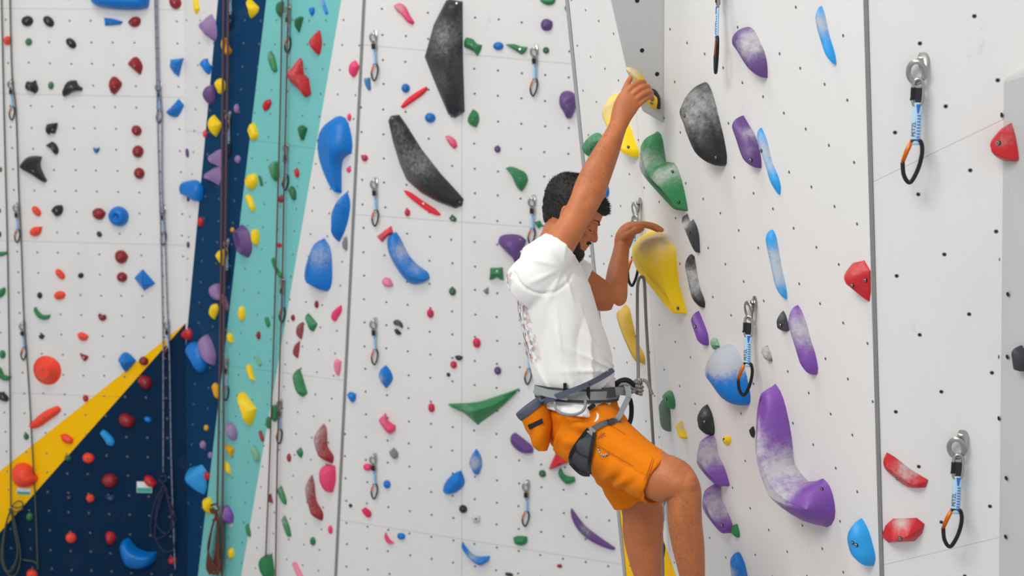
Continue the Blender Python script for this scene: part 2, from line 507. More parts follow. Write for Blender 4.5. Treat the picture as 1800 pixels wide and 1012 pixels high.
def hold(label, wall, colour, fr, pts, hcm=5.0, crest=None, p=2.0, chalk=0.0, bolt='c', corner=False, lump=0.0, bias=(0, 0), dish=0.0,
         sharp=38, k=None, parts=None, spread=0.5, name='climbing_hold', flat=0.0):
    """A resin hold: its outline lies on the wall plane and swells along the wall normal to a crest.
    crest: (x, y, height factor) polyline; p: 1 = faceted slopes, 2 = round dome; dish: hollowed middle."""
    pl = PL[wall]; h = hcm / 100.0
    pix = [conv(fr, q) for q in pts]
    kk = k if k is not None else (0.55 if wall in ('A', 'L2') else 0.5)
    q0 = np.array([pl.px2(u, v) for u, v in pix]); q0 = q0 - q0.mean(0)
    ev0, ax0 = np.linalg.eigh(q0.T @ q0); wd = np.ptp(q0 @ ax0[:, 0])
    h = min(h, (0.42 if wall in ('A', 'L2') else 0.55) * wd)          # no hold stands out further than about half its width
    # outline points on the side the hold bulges towards are seen higher up the bulge than those on the far side
    pc = np.mean(pix, axis=0)[:2]; b0 = pl.at(*pc); n2 = np.array(project(b0 + pl.n * h)[:2]) - np.array(project(b0)[:2])
    nl = np.linalg.norm(n2) + 1e-9
    q2 = []
    for u, v in pix:
        o_ = np.array([u, v]) - pc; al_ = (o_ @ n2) / (nl * np.linalg.norm(o_) + 1e-9)
        q2.append(pl.px2(u, v, kk * h * float(np.clip(.45 + .7 * al_, 0, 1))))
    q2 = np.array(q2)
    if sum(q2[i - 1][0] * q2[i][1] - q2[i][0] * q2[i - 1][1] for i in range(len(q2))) < 0: q2 = q2[::-1]
    sub = max(2, int(round(34 / len(q2))))
    if corner:
        ol = np.array([q2[i] + (q2[(i + 1) % len(q2)] - q2[i]) * (j / sub) for i in range(len(q2)) for j in range(sub)])
    else:
        ol = spline_corner(q2, sub)
    c = (ol.max(0) + ol.min(0)) / 2 * 0.4 + ol.mean(0) * 0.6
    ol = ol - c
    cu, cv, _ = project(pl.from2(c, h * 0.5))
    size = np.ptp(ol, axis=0)
    if crest is not None:
        cr = [conv(fr, q) for q in crest]
        cr2 = np.array([pl.px2(q[0], q[1], h * (q[2] if len(q) > 2 else 1) * 0.5) - c for q in cr])
        ch = np.array([q[2] if len(q) > 2 else 1.0 for q in cr])
        if len(cr2) == 1: near = np.repeat(cr2, len(ol), 0); nh = np.repeat(ch, len(ol))
        else:
            near = []; nh = []
            for o in ol:
                best = None
                for i in range(len(cr2) - 1):
                    d = cr2[i + 1] - cr2[i]; t = np.clip((o - cr2[i]) @ d / (d @ d + 1e-12), 0, 1)
                    x = cr2[i] + d * t; e = np.linalg.norm(o - x)
                    if best is None or e < best[0]: best = (e, x, ch[i] + (ch[i + 1] - ch[i]) * t)
                near.append(best[1]); nh.append(best[2])
            near = np.array(near); nh = np.array(nh)
    else:
        ctr = ol - ol.mean(0)
        ev, ax = np.linalg.eigh(ctr.T @ ctr)
        a = ax[:, 1]; half = np.abs(ctr @ a).max(); asp = math.sqrt(ev[1] / (ev[0] + 1e-9))
        lim = half * np.clip((asp - 1.0) * 0.45, 0.0, spread)
        near = ol.mean(0) + np.outer(np.clip(ctr @ a, -lim, lim), a) + np.array(bias) * size / 2
        nh = np.ones(len(ol))
    if crest is not None and len(cr2) > 1 and p >= 1.4 and not corner:
        for _ in range(5):
            near = (np.roll(near, 1, 0) + 2 * near + np.roll(near, -1, 0)) / 4; nh = (np.roll(nh, 1) + 2 * nh + np.roll(nh, -1)) / 4
    if flat: near = near + (ol - ol.mean(0)) * flat
    ts = np.array([0, .03, .08, .16, .28, .42, .58, .75, .9, 1.0])
    m = len(ol); vs = []; chk = []
    seed = (cu * 0.37 + cv * 0.71)
    dmax = np.linalg.norm(ol - near, axis=1) + 1e-9
    for j, t in enumerate(ts):
        prof = (1 - (1 - t) ** p) ** (1 / p)
        if dish and not flat: prof = prof * (1 - dish * np.clip((t - 0.45) / 0.55, 0, 1) ** 1.5) 
        xy = ol + (near - ol) * (t if p > 1.05 else t)
        z = h * prof * (1 - (1 - nh) * np.clip(t * 1.5, 0, 1))
        if lump:
            w = np.sin(xy[:, 0] * 70 + seed) * np.sin(xy[:, 1] * 63 + seed * 1.7) + 0.5 * np.sin(xy[:, 0] * 150 - seed + xy[:, 1] * 90)
            z = z * (1 + lump * w * min(1, t * 3))
        if j == 0: z = np.full(m, -0.002)
        vs.append(np.column_stack([xy, z]))
        if isinstance(chalk, (int, float)):
            y = xy[:, 1] / (size[1] / 2 + 1e-6)
            chk.append(chalk * np.clip(0.55 + 0.6 * y, 0.05, 1) * (0.4 + 0.6 * t))
        else:
            acc = np.zeros(m)
            for (x, yy, r, amt) in [conv(fr, q) for q in chalk]:
                cc = pl.px2(x, yy, h * 0.5) - c; rr = np.linalg.norm(pl.px2(x, yy + r / FR[fr][2], h * 0.5) - c - cc)
                acc = np.maximum(acc, amt * np.exp(-((xy - cc) ** 2).sum(1) / (rr * rr)))
            chk.append(acc)
    nr = len(ts)
    if flat and dish:
        for sc, zz in ((.86, 1.0), (.72, 1 - dish * .5), (.5, 1 - dish)):
            vs.append(np.column_stack([near.mean(0) + (near - near.mean(0)) * sc, np.full(m, h * zz)])); chk.append(np.zeros(m)); nr += 1
    V = np.concatenate(vs); K = np.concatenate(chk)
    fs = []
    for j in range(nr - 1):
        for i in range(m):
            l = (i + 1) % m
            fs.append((j * m + i, j * m + l, (j + 1) * m + l, (j + 1) * m + i))
    bm = bmesh.new()
    lay = bm.verts.layers.float.new('chalk')
    bv = []
    for x, kx in zip(V, K):
        b = bm.verts.new(x); b[lay] = kx; bv.append(b)
    for f in fs: bm.faces.new([bv[i] for i in f])
    # close the last ring when the crest is a single point or a line
    bmesh.ops.remove_doubles(bm, verts=bm.verts, dist=0.0004)
    bad = [f for f in bm.faces if f.calc_area() < 1e-12]
    if bad: bmesh.ops.delete(bm, geom=bad, context='FACES')
    bmesh.ops.holes_fill(bm, edges=[e for e in bm.edges if e.is_boundary and min(e.verts[0].co.z, e.verts[1].co.z) > 0.001], sides=0)
    if p >= 1.3 and not flat and not corner:
        inner = [x for x in bm.verts if x.co.z > 0.0005]
        for _ in range((14 if p >= 1.9 else 4) if crest is not None else 1):
            bmesh.ops.smooth_vert(bm, verts=inner, factor=.5, use_axis_x=True, use_axis_y=True, use_axis_z=True)
    me = bpy.data.meshes.new(name)
    bm.to_mesh(me); bm.free()
    mats = colour if isinstance(colour, (list, tuple)) else [colour]
    for x in mats: me.materials.append(HC[x])
    me.polygons.foreach_set('use_smooth', [True] * len(me.polygons))
    me.set_sharp_from_angle(angle=math.radians(sharp))
    M = pl.matrix(c)
    o = link(name, me)
    o.matrix_world = M
    tag(o, label, 'climbing hold', GROUPS[wall])
    if bolt is not None:
        bl = [(cu, cv)] if bolt == 'c' else [conv(fr, q) for q in bolt]
        bvh = BVHTree.FromPolygons([x.co for x in me.vertices], [tuple(x.vertices) for x in me.polygons])
        Mi = M.inverted()
        for (u, v) in bl:
            r0 = Mi @ Vector(CAM); r1 = (Mi.to_3x3() @ Vector(ray(u, v))).normalized()
            hit, nrm, _, _ = bvh.ray_cast(r0, r1)
            if hit is None: continue
            rot = Vector((0, 0, 1)).rotation_difference((nrm * 0.7 + Vector((0, 0, 1))).normalized() if nrm.z > 0 else Vector((0, 0, 1)))
            b = link('bolt', BOLT, o, Matrix.Translation(hit) @ rot.to_matrix().to_4x4() @ Matrix.Scale(.74 if wall in 'ABCV' else 1.0, 4))
    HOLDS.append(o)
    return o
H = hold

# ---- left wall, white field (upper)
H('large smooth blue hold cut off by the top edge of the picture', 'L1', 'blue', 1, [(455, -90), (465, 5), (495, 30), (560, 42), (660, 52), (740, 48), (778, 38), (784, 0), (780, -90)], 16, bolt=None)
H('oval black hold at top left, left one of the pair of black ovals', 'L1', 'black', 1, O(141, 110, 34, 28), 4)
H('tilted oval black hold at top left, right one of the pair', 'L1', 'black', 1, O(253, 112, 36, 24, 40), 4)
H('small round green hold below the pair of black ovals', 'L1', 'green', 1, O(149, 219, 20), 4)
H('small tilted black oval hold right of the small round green hold', 'L1', 'black', 1, O(371, 226, 34, 22, 40), 4)
H('small round orange hold beside the green rope at the left picture edge', 'L1', 'orange', 1, O(38, 212, 24), 4)
H('blue wedge shaped hold pointing right at a dark red hold', 'L1', 'blue', 1, [(540, 92), (585, 97), (643, 112), (640, 122), (600, 132), (545, 135)], 5, p=1.5, bolt=[(577, 118)])
H('dark red round hold at the tip of the small blue wedge', 'L1', 'maroon', 1, [(665, 115), (690, 90), (720, 88), (736, 100), (733, 128), (705, 142), (680, 135)], 6, bolt=[(688, 120)])
H('dark red hold cut by the top edge, right of the long rope', 'L1', 'maroon', 1, [(880, 0), (895, -15), (935, -12), (950, 15), (940, 40), (915, 47), (890, 32)], 7)
H('dark red hold with a point down, upper of two beside the rope', 'L1', 'maroon', 1, [(660, 335), (690, 302), (715, 298), (740, 325), (748, 350), (735, 393), (715, 380), (680, 352)], 6, p=1.5, bolt=[(704, 345)])
H('dark red rounded triangle hold, lower left of the pair beside the rope', 'L1', 'maroon', 1, [(563, 440), (580, 405), (600, 400), (640, 435), (635, 455), (598, 496), (580, 488), (567, 465)], 6, p=1.6, bolt=[(599, 453)])
H('lumpy black hold right of the topmost left quickdraw', 'L1', 'black', 1, [(125, 455), (135, 425), (165, 428), (188, 418), (195, 440), (202, 470), (185, 490), (160, 478), (135, 472)], 6, lump=.2, bolt=[(153, 447)])
H('tiny pale green hold between two lumpy black holds', 'L1', 'green', 1, O(266, 447, 17, 21), 3, chalk=.4)
H('black bird shaped hold with a beak pointing right', 'L1', 'black', 1, [(320, 490), (330, 455), (350, 425), (400, 420), (412, 445), (435, 460), (430, 475), (405, 475), (380, 480), (345, 500), (325, 506)], 7, lump=.15, bolt=[(373, 453)])
H('black hooked hold, upper of the two black holds above the big black fin', 'L1', 'black', 1, [(235, 690), (240, 650), (270, 645), (303, 642), (300, 670), (288, 700), (265, 695), (250, 706)], 6, lump=.2, bolt=[(275, 678)])
H('black curved hold, lower of the two above the big black fin', 'L1', 'black', 1, [(235, 760), (270, 740), (295, 755), (308, 795), (295, 810), (280, 800), (262, 780)], 5, lump=.15)
H('tiny blue heart shaped hold alone on the white left wall', 'L1', 'blue', 1, [(485, 770), (503, 778), (522, 770), (520, 788), (503, 803), (490, 793)], 3)
for (x, y, rx, ry, w) in ((713, 683, 30, 27, 'top'), (720, 793, 32, 33, 'middle'), (727, 907, 31, 30, 'bottom')):
    H(f'round dark red hold, {w} one of the column of three beside the rope', 'L1', 'maroon', 1, O(x, y, rx, ry, 30), 6, bolt=[(x - 2, y + 4)])
H('big black fin shaped hold beside the left rope', 'L1', 'black', 1, [(88, 875), (120, 830), (180, 815), (222, 820), (212, 860), (230, 910), (248, 945), (235, 957), (190, 935), (150, 915), (110, 895)], 10, crest=[(120, 868, .5), (180, 850, 1), (205, 830, .6), (190, 870, 1), (232, 940, .4)], p=1.4, lump=.08, bolt=[(172, 895)])
H('blue four sided hold with a sharp top right corner, above the rope quickdraw', 'L1', 'blue', 1, [(880, 350), (885, 312), (963, 303), (950, 350), (935, 403), (905, 385)], 7, p=1.3, corner=True, bolt=[(908, 348)], bias=(.25, .2))
H('blue kinked hold beside the orange gate of the rope quickdraw', 'L1', 'blue', 1, [(862, 585), (890, 560), (935, 515), (965, 550), (940, 600), (925, 613), (880, 605)], 7, p=1.4, bolt=[(910, 573)])
H('tiny green hold at the left picture edge near the black fin', 'L1', 'green', 1, O(2, 887, 9, 14), 3)
# ---- left wall, middle
H('tilted orange oval hold left of a black hold, upper of its pair', 'L1', 'orange', 2, O(190, 122, 32, 20, 45), 4)
H('black rounded hold right of the upper orange oval', 'L1', 'black', 2, [(263, 120), (285, 95), (325, 90), (332, 110), (320, 140), (290, 152)], 6, lump=.15)
H('dark red hold touching the left of the blue ring hold', 'L1', 'maroon', 2, [(478, 130), (495, 110), (530, 108), (555, 130), (540, 160), (515, 168), (487, 155)], 6, bolt=[(492, 138)])
H('blue ring shaped hold with a hollow centre', 'L1', 'blue', 2, O(618, 150, 57, 53), 9, p=2.2, dish=.62, bolt=[(607, 152)])
H('orange wedge hold just below the upper orange oval', 'L1', 'orange', 2, [(150, 230), (170, 208), (222, 203), (215, 235), (190, 253), (160, 248)], 5)
H('tiny black hold just below the blue ring hold', 'L1', 'charcoal', 2, O(519, 243, 17, 14, 45), 3, bolt=None)
H('dark red rounded hold, upper of two beside the blue diamond', 'L1', 'maroon', 2, [(597, 355), (610, 332), (650, 330), (672, 360), (660, 385), (632, 398), (605, 385)], 6, bolt=[(622, 367)])
H('dark red rounded hold, lower of two, touching the blue diamond', 'L1', 'maroon', 2, O(637, 468, 30, 27), 6)
H('blue diamond hold with flat facets', 'L1', 'blue', 2, [(693, 475), (745, 425), (815, 500), (748, 543)], 8, p=1.15, corner=True, bolt=[(738, 478)], bias=(.1, -.1))
H('tilted orange oval hold in mid wall, above its orange twin', 'L1', 'orange', 2, O(314, 452, 33, 20, 45), 4)
H('tiny black hold right of the mid wall orange oval', 'L1', 'black', 2, O(422, 459, 17, 14, -20), 3, bolt=None)
H('tiny black hold above the green crescent', 'L1', 'black', 2, O(207, 563, 15, 17), 3, bolt=None)
H('flat orange oval hold in mid wall, below its tilted twin', 'L1', 'orange', 2, O(311, 563, 33, 23, -10), 5)
H('green crescent hold curving like a smile', 'L1', 'green', 2, [(172, 630), (185, 622), (200, 650), (225, 665), (265, 662), (262, 680), (230, 692), (195, 682), (178, 655)], 4, crest=[(182, 640, .7), (200, 668, 1), (230, 680, 1), (258, 672, .7)], bolt=None)
H('small dark red heart shaped hold in mid left wall', 'L1', 'maroon', 2, [(510, 665), (520, 656), (535, 665), (552, 662), (560, 680), (540, 697), (520, 692)], 4)
H('small black hold below the green crescent', 'L1', 'black', 2, [(200, 775), (220, 762), (236, 775), (222, 793), (205, 788)], 3, bolt=None)
H('small orange oval hold right of a small black hold', 'L1', 'orange', 2, [(403, 765), (425, 755), (465, 775), (455, 795), (425, 800), (408, 785)], 4)
H('small dark red angular hold below the small orange oval', 'L1', 'maroon', 2, [(415, 865), (430, 870), (465, 880), (460, 895), (440, 910), (425, 895)], 4, p=1.4)
H('large glossy orange disc hold with a central knob on the white wall', 'L1', 'orange', 2, O(240, 958, 82, 80), 9, p=.8, flat=.36, bias=(.12, 0), bolt=[(225, 955)])
H('blue block hold overlapping the yellow stripe', 'L1', 'blue', 2, [(610, 905), (640, 865), (668, 862), (715, 905), (690, 935), (655, 970), (640, 955), (622, 920)], 9, p=1.5, bias=(-.2, .2))
H('dark red round hold on the yellow stripe beside the blue block', 'L1', 'maroon', 2, O(751, 907, 27, 24), 6)
H('dark red hold at the lower edge of the yellow stripe, under its neighbour', 'L1', 'maroon', 3, [(690, 30), (705, 0), (745, 2), (768, 25), (762, 55), (740, 70), (715, 60)], 6, bolt=[(733, 35)])
H('flat green hold at the left picture edge, highest of four', 'L1', 'green', 2, [(-12, 335), (35, 333), (38, 345), (10, 358), (-12, 358)], 3, bolt=None)
H('green bean hold at the left picture edge, second of four', 'L1', 'green', 2, [(-12, 540), (10, 525), (28, 520), (30, 545), (10, 570), (-12, 578)], 4, bolt=None)
H('round green hold at the left picture edge, third of four', 'L1', 'green', 2, O(12, 872, 18, 23), 4)
H('green crescent hold at the left picture edge, lowest of four', 'L1', 'green', 2, [(-12, 935), (5, 945), (20, 975), (60, 985), (55, 1000), (25, 1010), (-12, 995)], 4, bolt=None)
H('half hidden black hold at the left picture edge, upper one', 'L1', 'black', 2, O(-6, 120, 11, 14), 3, bolt=None)
H('half hidden black hold at the left picture edge, lower one', 'L1', 'black', 2, O(-4, 243, 11, 16), 3, bolt=None)
# ---- left wall, yellow and navy fields (lower)
H('black bent hold at the left picture edge under the green crescent', 'L1', 'black', 3, [(-12, 85), (20, 85), (45, 115), (40, 130), (15, 130), (-12, 115)], 5)
H('tiny red hold at the upper edge of the yellow stripe', 'L1', 'red', 3, O(432, 115, 16, 18), 3)
H('long orange sausage hold slanting up beside the yellow stripe', 'L1', 'orange', 3, [(140, 245), (160, 232), (200, 195), (250, 165), (295, 150), (312, 170), (300, 190), (250, 225), (195, 265), (160, 272), (145, 265)], 6, crest=[(160, 252), (230, 210), (295, 170)], bolt=[(222, 212)])
H('tiny green hold on white just above the yellow stripe', 'L1', 'darkgreen', 3, O(132, 308, 15, 17), 3)
H('orange red oblong hold inside the yellow stripe', 'L1', 'orange', 3, [(303, 300), (325, 293), (372, 318), (368, 340), (345, 345), (315, 332)], 4, bolt=None)
H('tiny green hold at the lower edge of the yellow stripe', 'L1', 'darkgreen', 3, O(343, 417, 19, 16), 3)
H('orange oval hold on navy just below the yellow stripe', 'L1', 'orange', 3, O(445, 417, 32, 27), 5)
H('big orange dome hold on the yellow stripe behind the green rope', 'L1', 'orange', 3, [(52, 510), (62, 465), (95, 444), (135, 442), (165, 462), (178, 490), (194, 515), (182, 540), (150, 562), (105, 572), (68, 555)], 12, p=1.9, bolt=[(97, 530)])
H('maroon rounded block hold high on the navy field', 'L1', 'maroon', 3, [(597, 228), (608, 198), (640, 190), (682, 220), (675, 250), (650, 263), (612, 255)], 7, bolt=[(638, 228)])
H('small blue oval hold right of the high maroon block on navy', 'L1', 'blue', 3, O(747, 222, 22, 16, 15), 4, bolt=None)
H('blue two lobed hold like a bean on the navy field', 'L1', 'skyblue', 3, [(503, 290), (520, 272), (545, 285), (580, 335), (570, 357), (545, 352), (525, 325)], 4, lump=.15, bolt=[(550, 340)])
H('maroon rounded block hold in the middle of the navy field', 'L1', 'maroon', 3, [(508, 535), (525, 505), (565, 495), (593, 515), (590, 545), (560, 567), (530, 562)], 7, bolt=[(540, 530)])
H('dark red hold in front of a white card on navy', 'L1', 'red', 3, [(722, 530), (735, 505), (765, 508), (795, 545), (780, 562), (745, 560)], 6)
H('tiny black hold on the navy field', 'L1', 'charcoal', 3, O(349, 616, 12), 3)
H('small round orange hold left of the dark blue star shaped hold', 'L1', 'orange', 3, O(455, 620, 22), 4)
H('dark blue star shaped hold barely showing on navy', 'L1', 'navy', 3, [(525, 602), (548, 608), (575, 598), (583, 615), (572, 632), (558, 637), (540, 622)], 3, chalk=.25)
H('small green hold on navy beside the coiled green rope', 'L1', 'green', 3, O(149, 713, 18, 22, 20), 4)
H('round orange hold low on the navy field', 'L1', 'orange', 3, O(357, 820, 29, 28, -30), 5)
H('dark red tapered hold right of the low round orange hold', 'L1', 'red', 3, [(533, 800), (545, 788), (575, 792), (586, 820), (560, 858), (540, 850), (530, 825)], 5, p=1.5)
H('big blue horned hold low on the navy field', 'L1', 'blue', 3, [(598, 875), (610, 840), (650, 822), (690, 865), (740, 887), (793, 890), (785, 930), (740, 970), (680, 992), (630, 980), (605, 930)], 13, crest=[(635, 860, .8), (660, 910, 1), (740, 915, .8)], p=1.7, bolt=[(675, 913)])
H('small red hold at the bottom of the coiled blue rope', 'L1', 'red', 3, O(871, 935, 25, 20, -10), 4)
H('round orange hold cut by the bottom edge beside the green rope', 'L1', 'orange', 3, O(160, 1005, 30, 27), 5)

# ---- corner wall: white sliver and blue strip
H('small yellow hold at the top on the white sliver left of blue', 'L2', 'yellow', 1, [(1010, 0), (1030, -8), (1047, 45), (1030, 72), (1018, 55), (1015, 25)], 5, bolt=None)
H('tiny purple sliver hold on white, top of three', 'L2', 'purple', 1, O(980, 800, 9, 24, -8), 3, bolt=None)
H('tiny purple sliver hold on white, middle of three', 'L2', 'purple', 2, O(985, 58, 8, 16), 3, bolt=None)
H('tiny purple sliver hold on white, bottom of three', 'L2', 'purple', 2, O(985, 298, 9, 17), 3, bolt=None)
H('blue stubby cylinder hold sticking out left at the white and blue border', 'L2', 'blue', 0, [(317, 332), (319, 321), (326, 318), (352, 320), (357, 335), (355, 352), (347, 354), (330, 347), (318, 340)], 11, p=1.8, flat=.4, bolt=None)
H('blue bent hold at the white and blue border, above a purple hold', 'L2', 'blue', 18, [(440, 265), (470, 225), (525, 215), (545, 255), (570, 280), (555, 355), (530, 358), (480, 310)], 8, p=1.5, bolt=None)
H('red teardrop hold on the blue strip beside the brown ropes', 'L2', 'red', 2, O(1049, 178, 17, 26), 4, bolt=None)
H('red two lobed hold at the tip of the yellow stripe', 'L2', 'red', 2, [(942, 765), (965, 738), (980, 748), (995, 733), (1008, 765), (1000, 795), (980, 793), (958, 792)], 6, lump=.15, bolt=None)
H('purple flared horn hold at the top of the white and blue border', 'L2', 'lilac', 4, [(80, 130), (90, 105), (150, 72), (178, 120), (180, 205), (165, 217), (140, 185), (95, 168)], 10, p=.95, flat=.3, chalk=.15, bolt=None)
H('knobbly golden hold across the two brown ropes near the top', 'L2', 'gold', 4, [(203, 210), (215, 198), (238, 200), (245, 235), (262, 262), (255, 280), (235, 292), (212, 270)], 5, lump=.25, bolt=None)
H('yellow lumpy hold touching the purple shell hold', 'L2', 'yellow', 4, [(168, 440), (180, 415), (212, 412), (228, 440), (212, 490), (195, 492), (180, 470)], 6, lump=.15, bolt=None)
H('purple shell hold with a rib, at the white and blue border', 'L2', 'purple', 4, [(98, 490), (115, 455), (160, 442), (172, 470), (165, 540), (145, 548), (118, 530)], 8, p=1.6, chalk=.15, bolt=None)
H('yellow angular hold cut by the top edge on the blue strip', 'L2', 'yellow', 4, [(328, 0), (345, -8), (370, 8), (404, 38), (398, 65), (355, 97), (340, 50)], 7, p=1.4, bolt=None)
H('yellow saddle hold on blue above the pair of purple knobs', 'L2', 'yellow', 4, [(130, 640), (145, 610), (162, 600), (210, 648), (195, 690), (175, 716), (150, 695), (133, 670)], 8, p=1.6, bolt=None)
H('tiny red hold below the yellow saddle hold on blue', 'L2', 'salmon', 4, O(120, 700, 12, 20), 4, bolt=None)
H('small lilac hold above a quickdraw on the blue strip', 'L2', 'lilac', 4, O(285, 568, 15, 25), 4, bolt=None)
H('yellow bean hold on the blue and teal border', 'L2', 'yellow', 4, [(342, 680), (358, 645), (375, 645), (400, 700), (395, 722), (370, 735), (350, 710)], 6, lump=.1, bolt=None)
H('purple knob hold, upper of the stacked pair on blue', 'L2', 'lilac', 4, [(140, 825), (155, 795), (205, 780), (212, 830), (205, 880), (175, 865), (150, 850)], 8, p=.9, flat=.4, bias=(-.3, 0), bolt=None)
H('purple knob hold, lower of the stacked pair on blue', 'L2', 'lilac', 4, [(120, 915), (140, 885), (200, 868), (205, 930), (190, 970), (165, 950), (130, 945)], 8, p=.9, flat=.4, bias=(-.3, 0), bolt=None)
H('small lilac hold on blue right of the purple knob pair', 'L2', 'lilac', 4, O(290, 833, 18, 22), 4, bolt=None)
H('round ribbed yellow hold on the blue and teal border', 'L2', 'yellow', 4, [(325, 940), (345, 912), (385, 908), (397, 945), (385, 980), (360, 992), (330, 970)], 6, lump=.12, bolt=None)
# teal strip
H('narrow dark green hold beside the round ribbed yellow hold', 'L2', 'darkgreen', 4, [(398, 918), (412, 925), (425, 970), (412, 975)], 3, bolt=None)
H('dark green hold at the top behind the left teal rope', 'L2', 'darkgreen', 4, [(488, 45), (505, 10), (530, 8), (532, 60), (520, 92), (498, 72)], 5, bolt=None)
H('dark green triangular hold at the top of teal, right of the ropes', 'L2', 'darkgreen', 4, [(578, 100), (615, 85), (638, 92), (625, 140), (610, 172), (590, 140)], 5, p=1.3, bolt=None)
H('small blue hold at the top of the teal strip', 'L2', 'blue', 4, [(660, 42), (692, 38), (694, 65), (680, 84), (668, 65)], 4, bolt=None)
H('thin chalky blue hold cut by the top edge on teal', 'L2', 'blue', 4, [(722, -12), (735, -14), (767, 70), (755, 78), (738, 45)], 3, chalk=.8, bolt=None)
H('pale green leaf hold left of the teal ropes', 'L2', 'green', 4, [(448, 290), (460, 265), (480, 290), (500, 370), (485, 380), (462, 350)], 4, chalk=.5, bolt=None)
H('red angular hold on teal above the largest red hold', 'L2', 'red', 4, [(645, 225), (680, 180), (715, 155), (733, 210), (728, 265), (712, 290), (690, 265)], 8, p=1.3, chalk=.35, bolt=None)
H('largest red hold, jagged and chalky, on teal right of the rope', 'L2', 'red', 4, [(538, 370), (570, 350), (610, 300), (625, 320), (638, 385), (665, 410), (677, 495), (645, 510), (600, 470), (555, 445), (540, 420)], 10, p=1.3, corner=True, crest=[(575, 385, .9), (615, 400, 1), (650, 470, .8)], chalk=.45, bolt=None)
H('small red block hold on teal left of the ropes', 'L2', 'red', 4, [(418, 555), (430, 528), (462, 518), (470, 540), (455, 570), (428, 582)], 5, bolt=None)
H('dark green tooth shaped hold on teal below the largest red hold', 'L2', 'darkgreen', 4, [(603, 665), (620, 655), (658, 672), (648, 705), (632, 735), (620, 720)], 5, bolt=None)
H('green chalky hold behind the left teal rope at mid height', 'L2', 'green', 4, [(448, 870), (480, 845), (505, 850), (508, 930), (495, 950), (470, 920)], 5, chalk=.5, bolt=None)
H('small red hold on teal right of the ropes at mid height', 'L2', 'red', 4, [(585, 890), (600, 877), (615, 905), (608, 930), (592, 925)], 4, bolt=None)
H('small dark green angular hold on teal below the small red hold', 'L2', 'darkgreen', 5, [(553, 12), (572, -10), (595, 10), (597, 60), (585, 65), (565, 40)], 4, bolt=None)
H('yellow twisted hold on the blue and teal border below the ribbed one', 'L2', 'yellow', 5, [(330, 50), (345, 30), (365, 50), (383, 100), (375, 125), (355, 105), (338, 80)], 5, lump=.1, bolt=None)
H('big purple cone hold with a hollow mouth facing left', 'L2', 'purple', 5, [(290, 262), (292, 215), (312, 190), (345, 215), (368, 300), (360, 350), (345, 368), (318, 345), (298, 310)], 13, p=.9, flat=.42, dish=.4, k=0.0, chalk=.15, bolt=None)
H('tiny yellow hold peeping out above the purple cone', 'L2', 'gold', 5, O(262, 220, 12, 14), 4, bolt=None)
H('yellow block hold just right of the purple cone', 'L2', 'yellow', 5, [(357, 240), (370, 215), (400, 220), (406, 265), (395, 300), (370, 295)], 5, bolt=None)
H('yellow wedge hold behind the brown ropes left of the purple cone', 'L2', 'yellow', 5, [(165, 350), (180, 330), (240, 318), (243, 370), (215, 412), (185, 385)], 6, p=1.5, bolt=None)
H('lilac ribbed hold on blue left of the brown ropes', 'L2', 'lilac', 5, [(135, 540), (150, 510), (195, 500), (205, 540), (215, 585), (180, 590), (145, 570)], 6, lump=.1, bolt=None)
H('narrow mauve hold behind the brown ropes on blue', 'L2', 'mauve', 5, [(205, 555), (220, 560), (245, 625), (238, 645), (215, 620)], 4, bolt=None)
H('yellow kite shaped hold on blue below the lilac ribbed hold', 'L2', 'yellow', 5, [(135, 645), (150, 612), (185, 605), (192, 630), (165, 690), (150, 680)], 5, p=1.5, bolt=None)
H('yellow upright oval hold on the left of the teal strip', 'L2', 'yellow', 5, O(312, 657, 20, 40), 5, bolt=None)
H('bright blue bulb hold behind the lilac disc, left of the ropes', 'L2', 'blue', 5, [(13, 855), (30, 815), (70, 808), (105, 830), (130, 930), (100, 970), (75, 920), (30, 890)], 9, bolt=None)
H('lilac disc hold overlapping the bright blue bulb', 'L2', 'lilac', 5, [(80, 830), (95, 785), (125, 767), (155, 800), (178, 880), (165, 930), (140, 915), (100, 880)], 9, p=1.8, bolt=None)
H('small yellow hold on the blue and teal border beside the lilac disc', 'L2', 'yellow', 5, [(232, 770), (245, 757), (268, 775), (265, 812), (245, 808)], 4, bolt=None)
H('tiny dark red hold on teal left of the ropes', 'L2', 'maroon', 5, O(400, 772, 12, 22), 3, bolt=None)
H('small faded green hold on teal above the tiny dark red one', 'L2', 'green', 5, [(432, 680), (448, 675), (462, 715), (452, 730), (438, 715)], 3, bolt=None)
H('small pale green hold on teal below the tiny dark red one', 'L2', 'palegreen', 5, [(385, 890), (398, 878), (418, 920), (408, 935), (392, 915)], 3, bolt=None)
H('yellow crescent hold on teal above the large yellow leaf', 'L2', 'yellow', 5, [(335, 945), (345, 925), (360, 925), (375, 975), (383, 1008), (365, 1005), (345, 980)], 4, bolt=None)
H('red hold between the two teal ropes, upper one', 'L2', 'rust', 5, O(518, 58, 17, 22, 30), 4, bolt=None)
H('red hold between the two teal ropes, lower one', 'L2', 'red', 5, O(507, 300, 17, 12), 4, bolt=None)
H('long green hold behind the two teal ropes, above a quickdraw', 'L2', 'green', 5, [(462, 375), (480, 358), (495, 420), (528, 450), (522, 480), (500, 455), (475, 410)], 4, crest=[(475, 380), (490, 430), (515, 460)], bolt=None)
H('golden hold behind the brown ropes under the lilac disc', 'L2', 'gold', 6, [(150, 55), (165, 35), (185, 50), (190, 110), (180, 117), (160, 90)], 4, bolt=None)
H('large yellow leaf hold on the teal strip', 'L2', 'yellow', 6, [(273, 90), (300, 85), (350, 130), (378, 165), (355, 230), (340, 255), (325, 245), (295, 180)], 7, p=1.4, bolt=None)
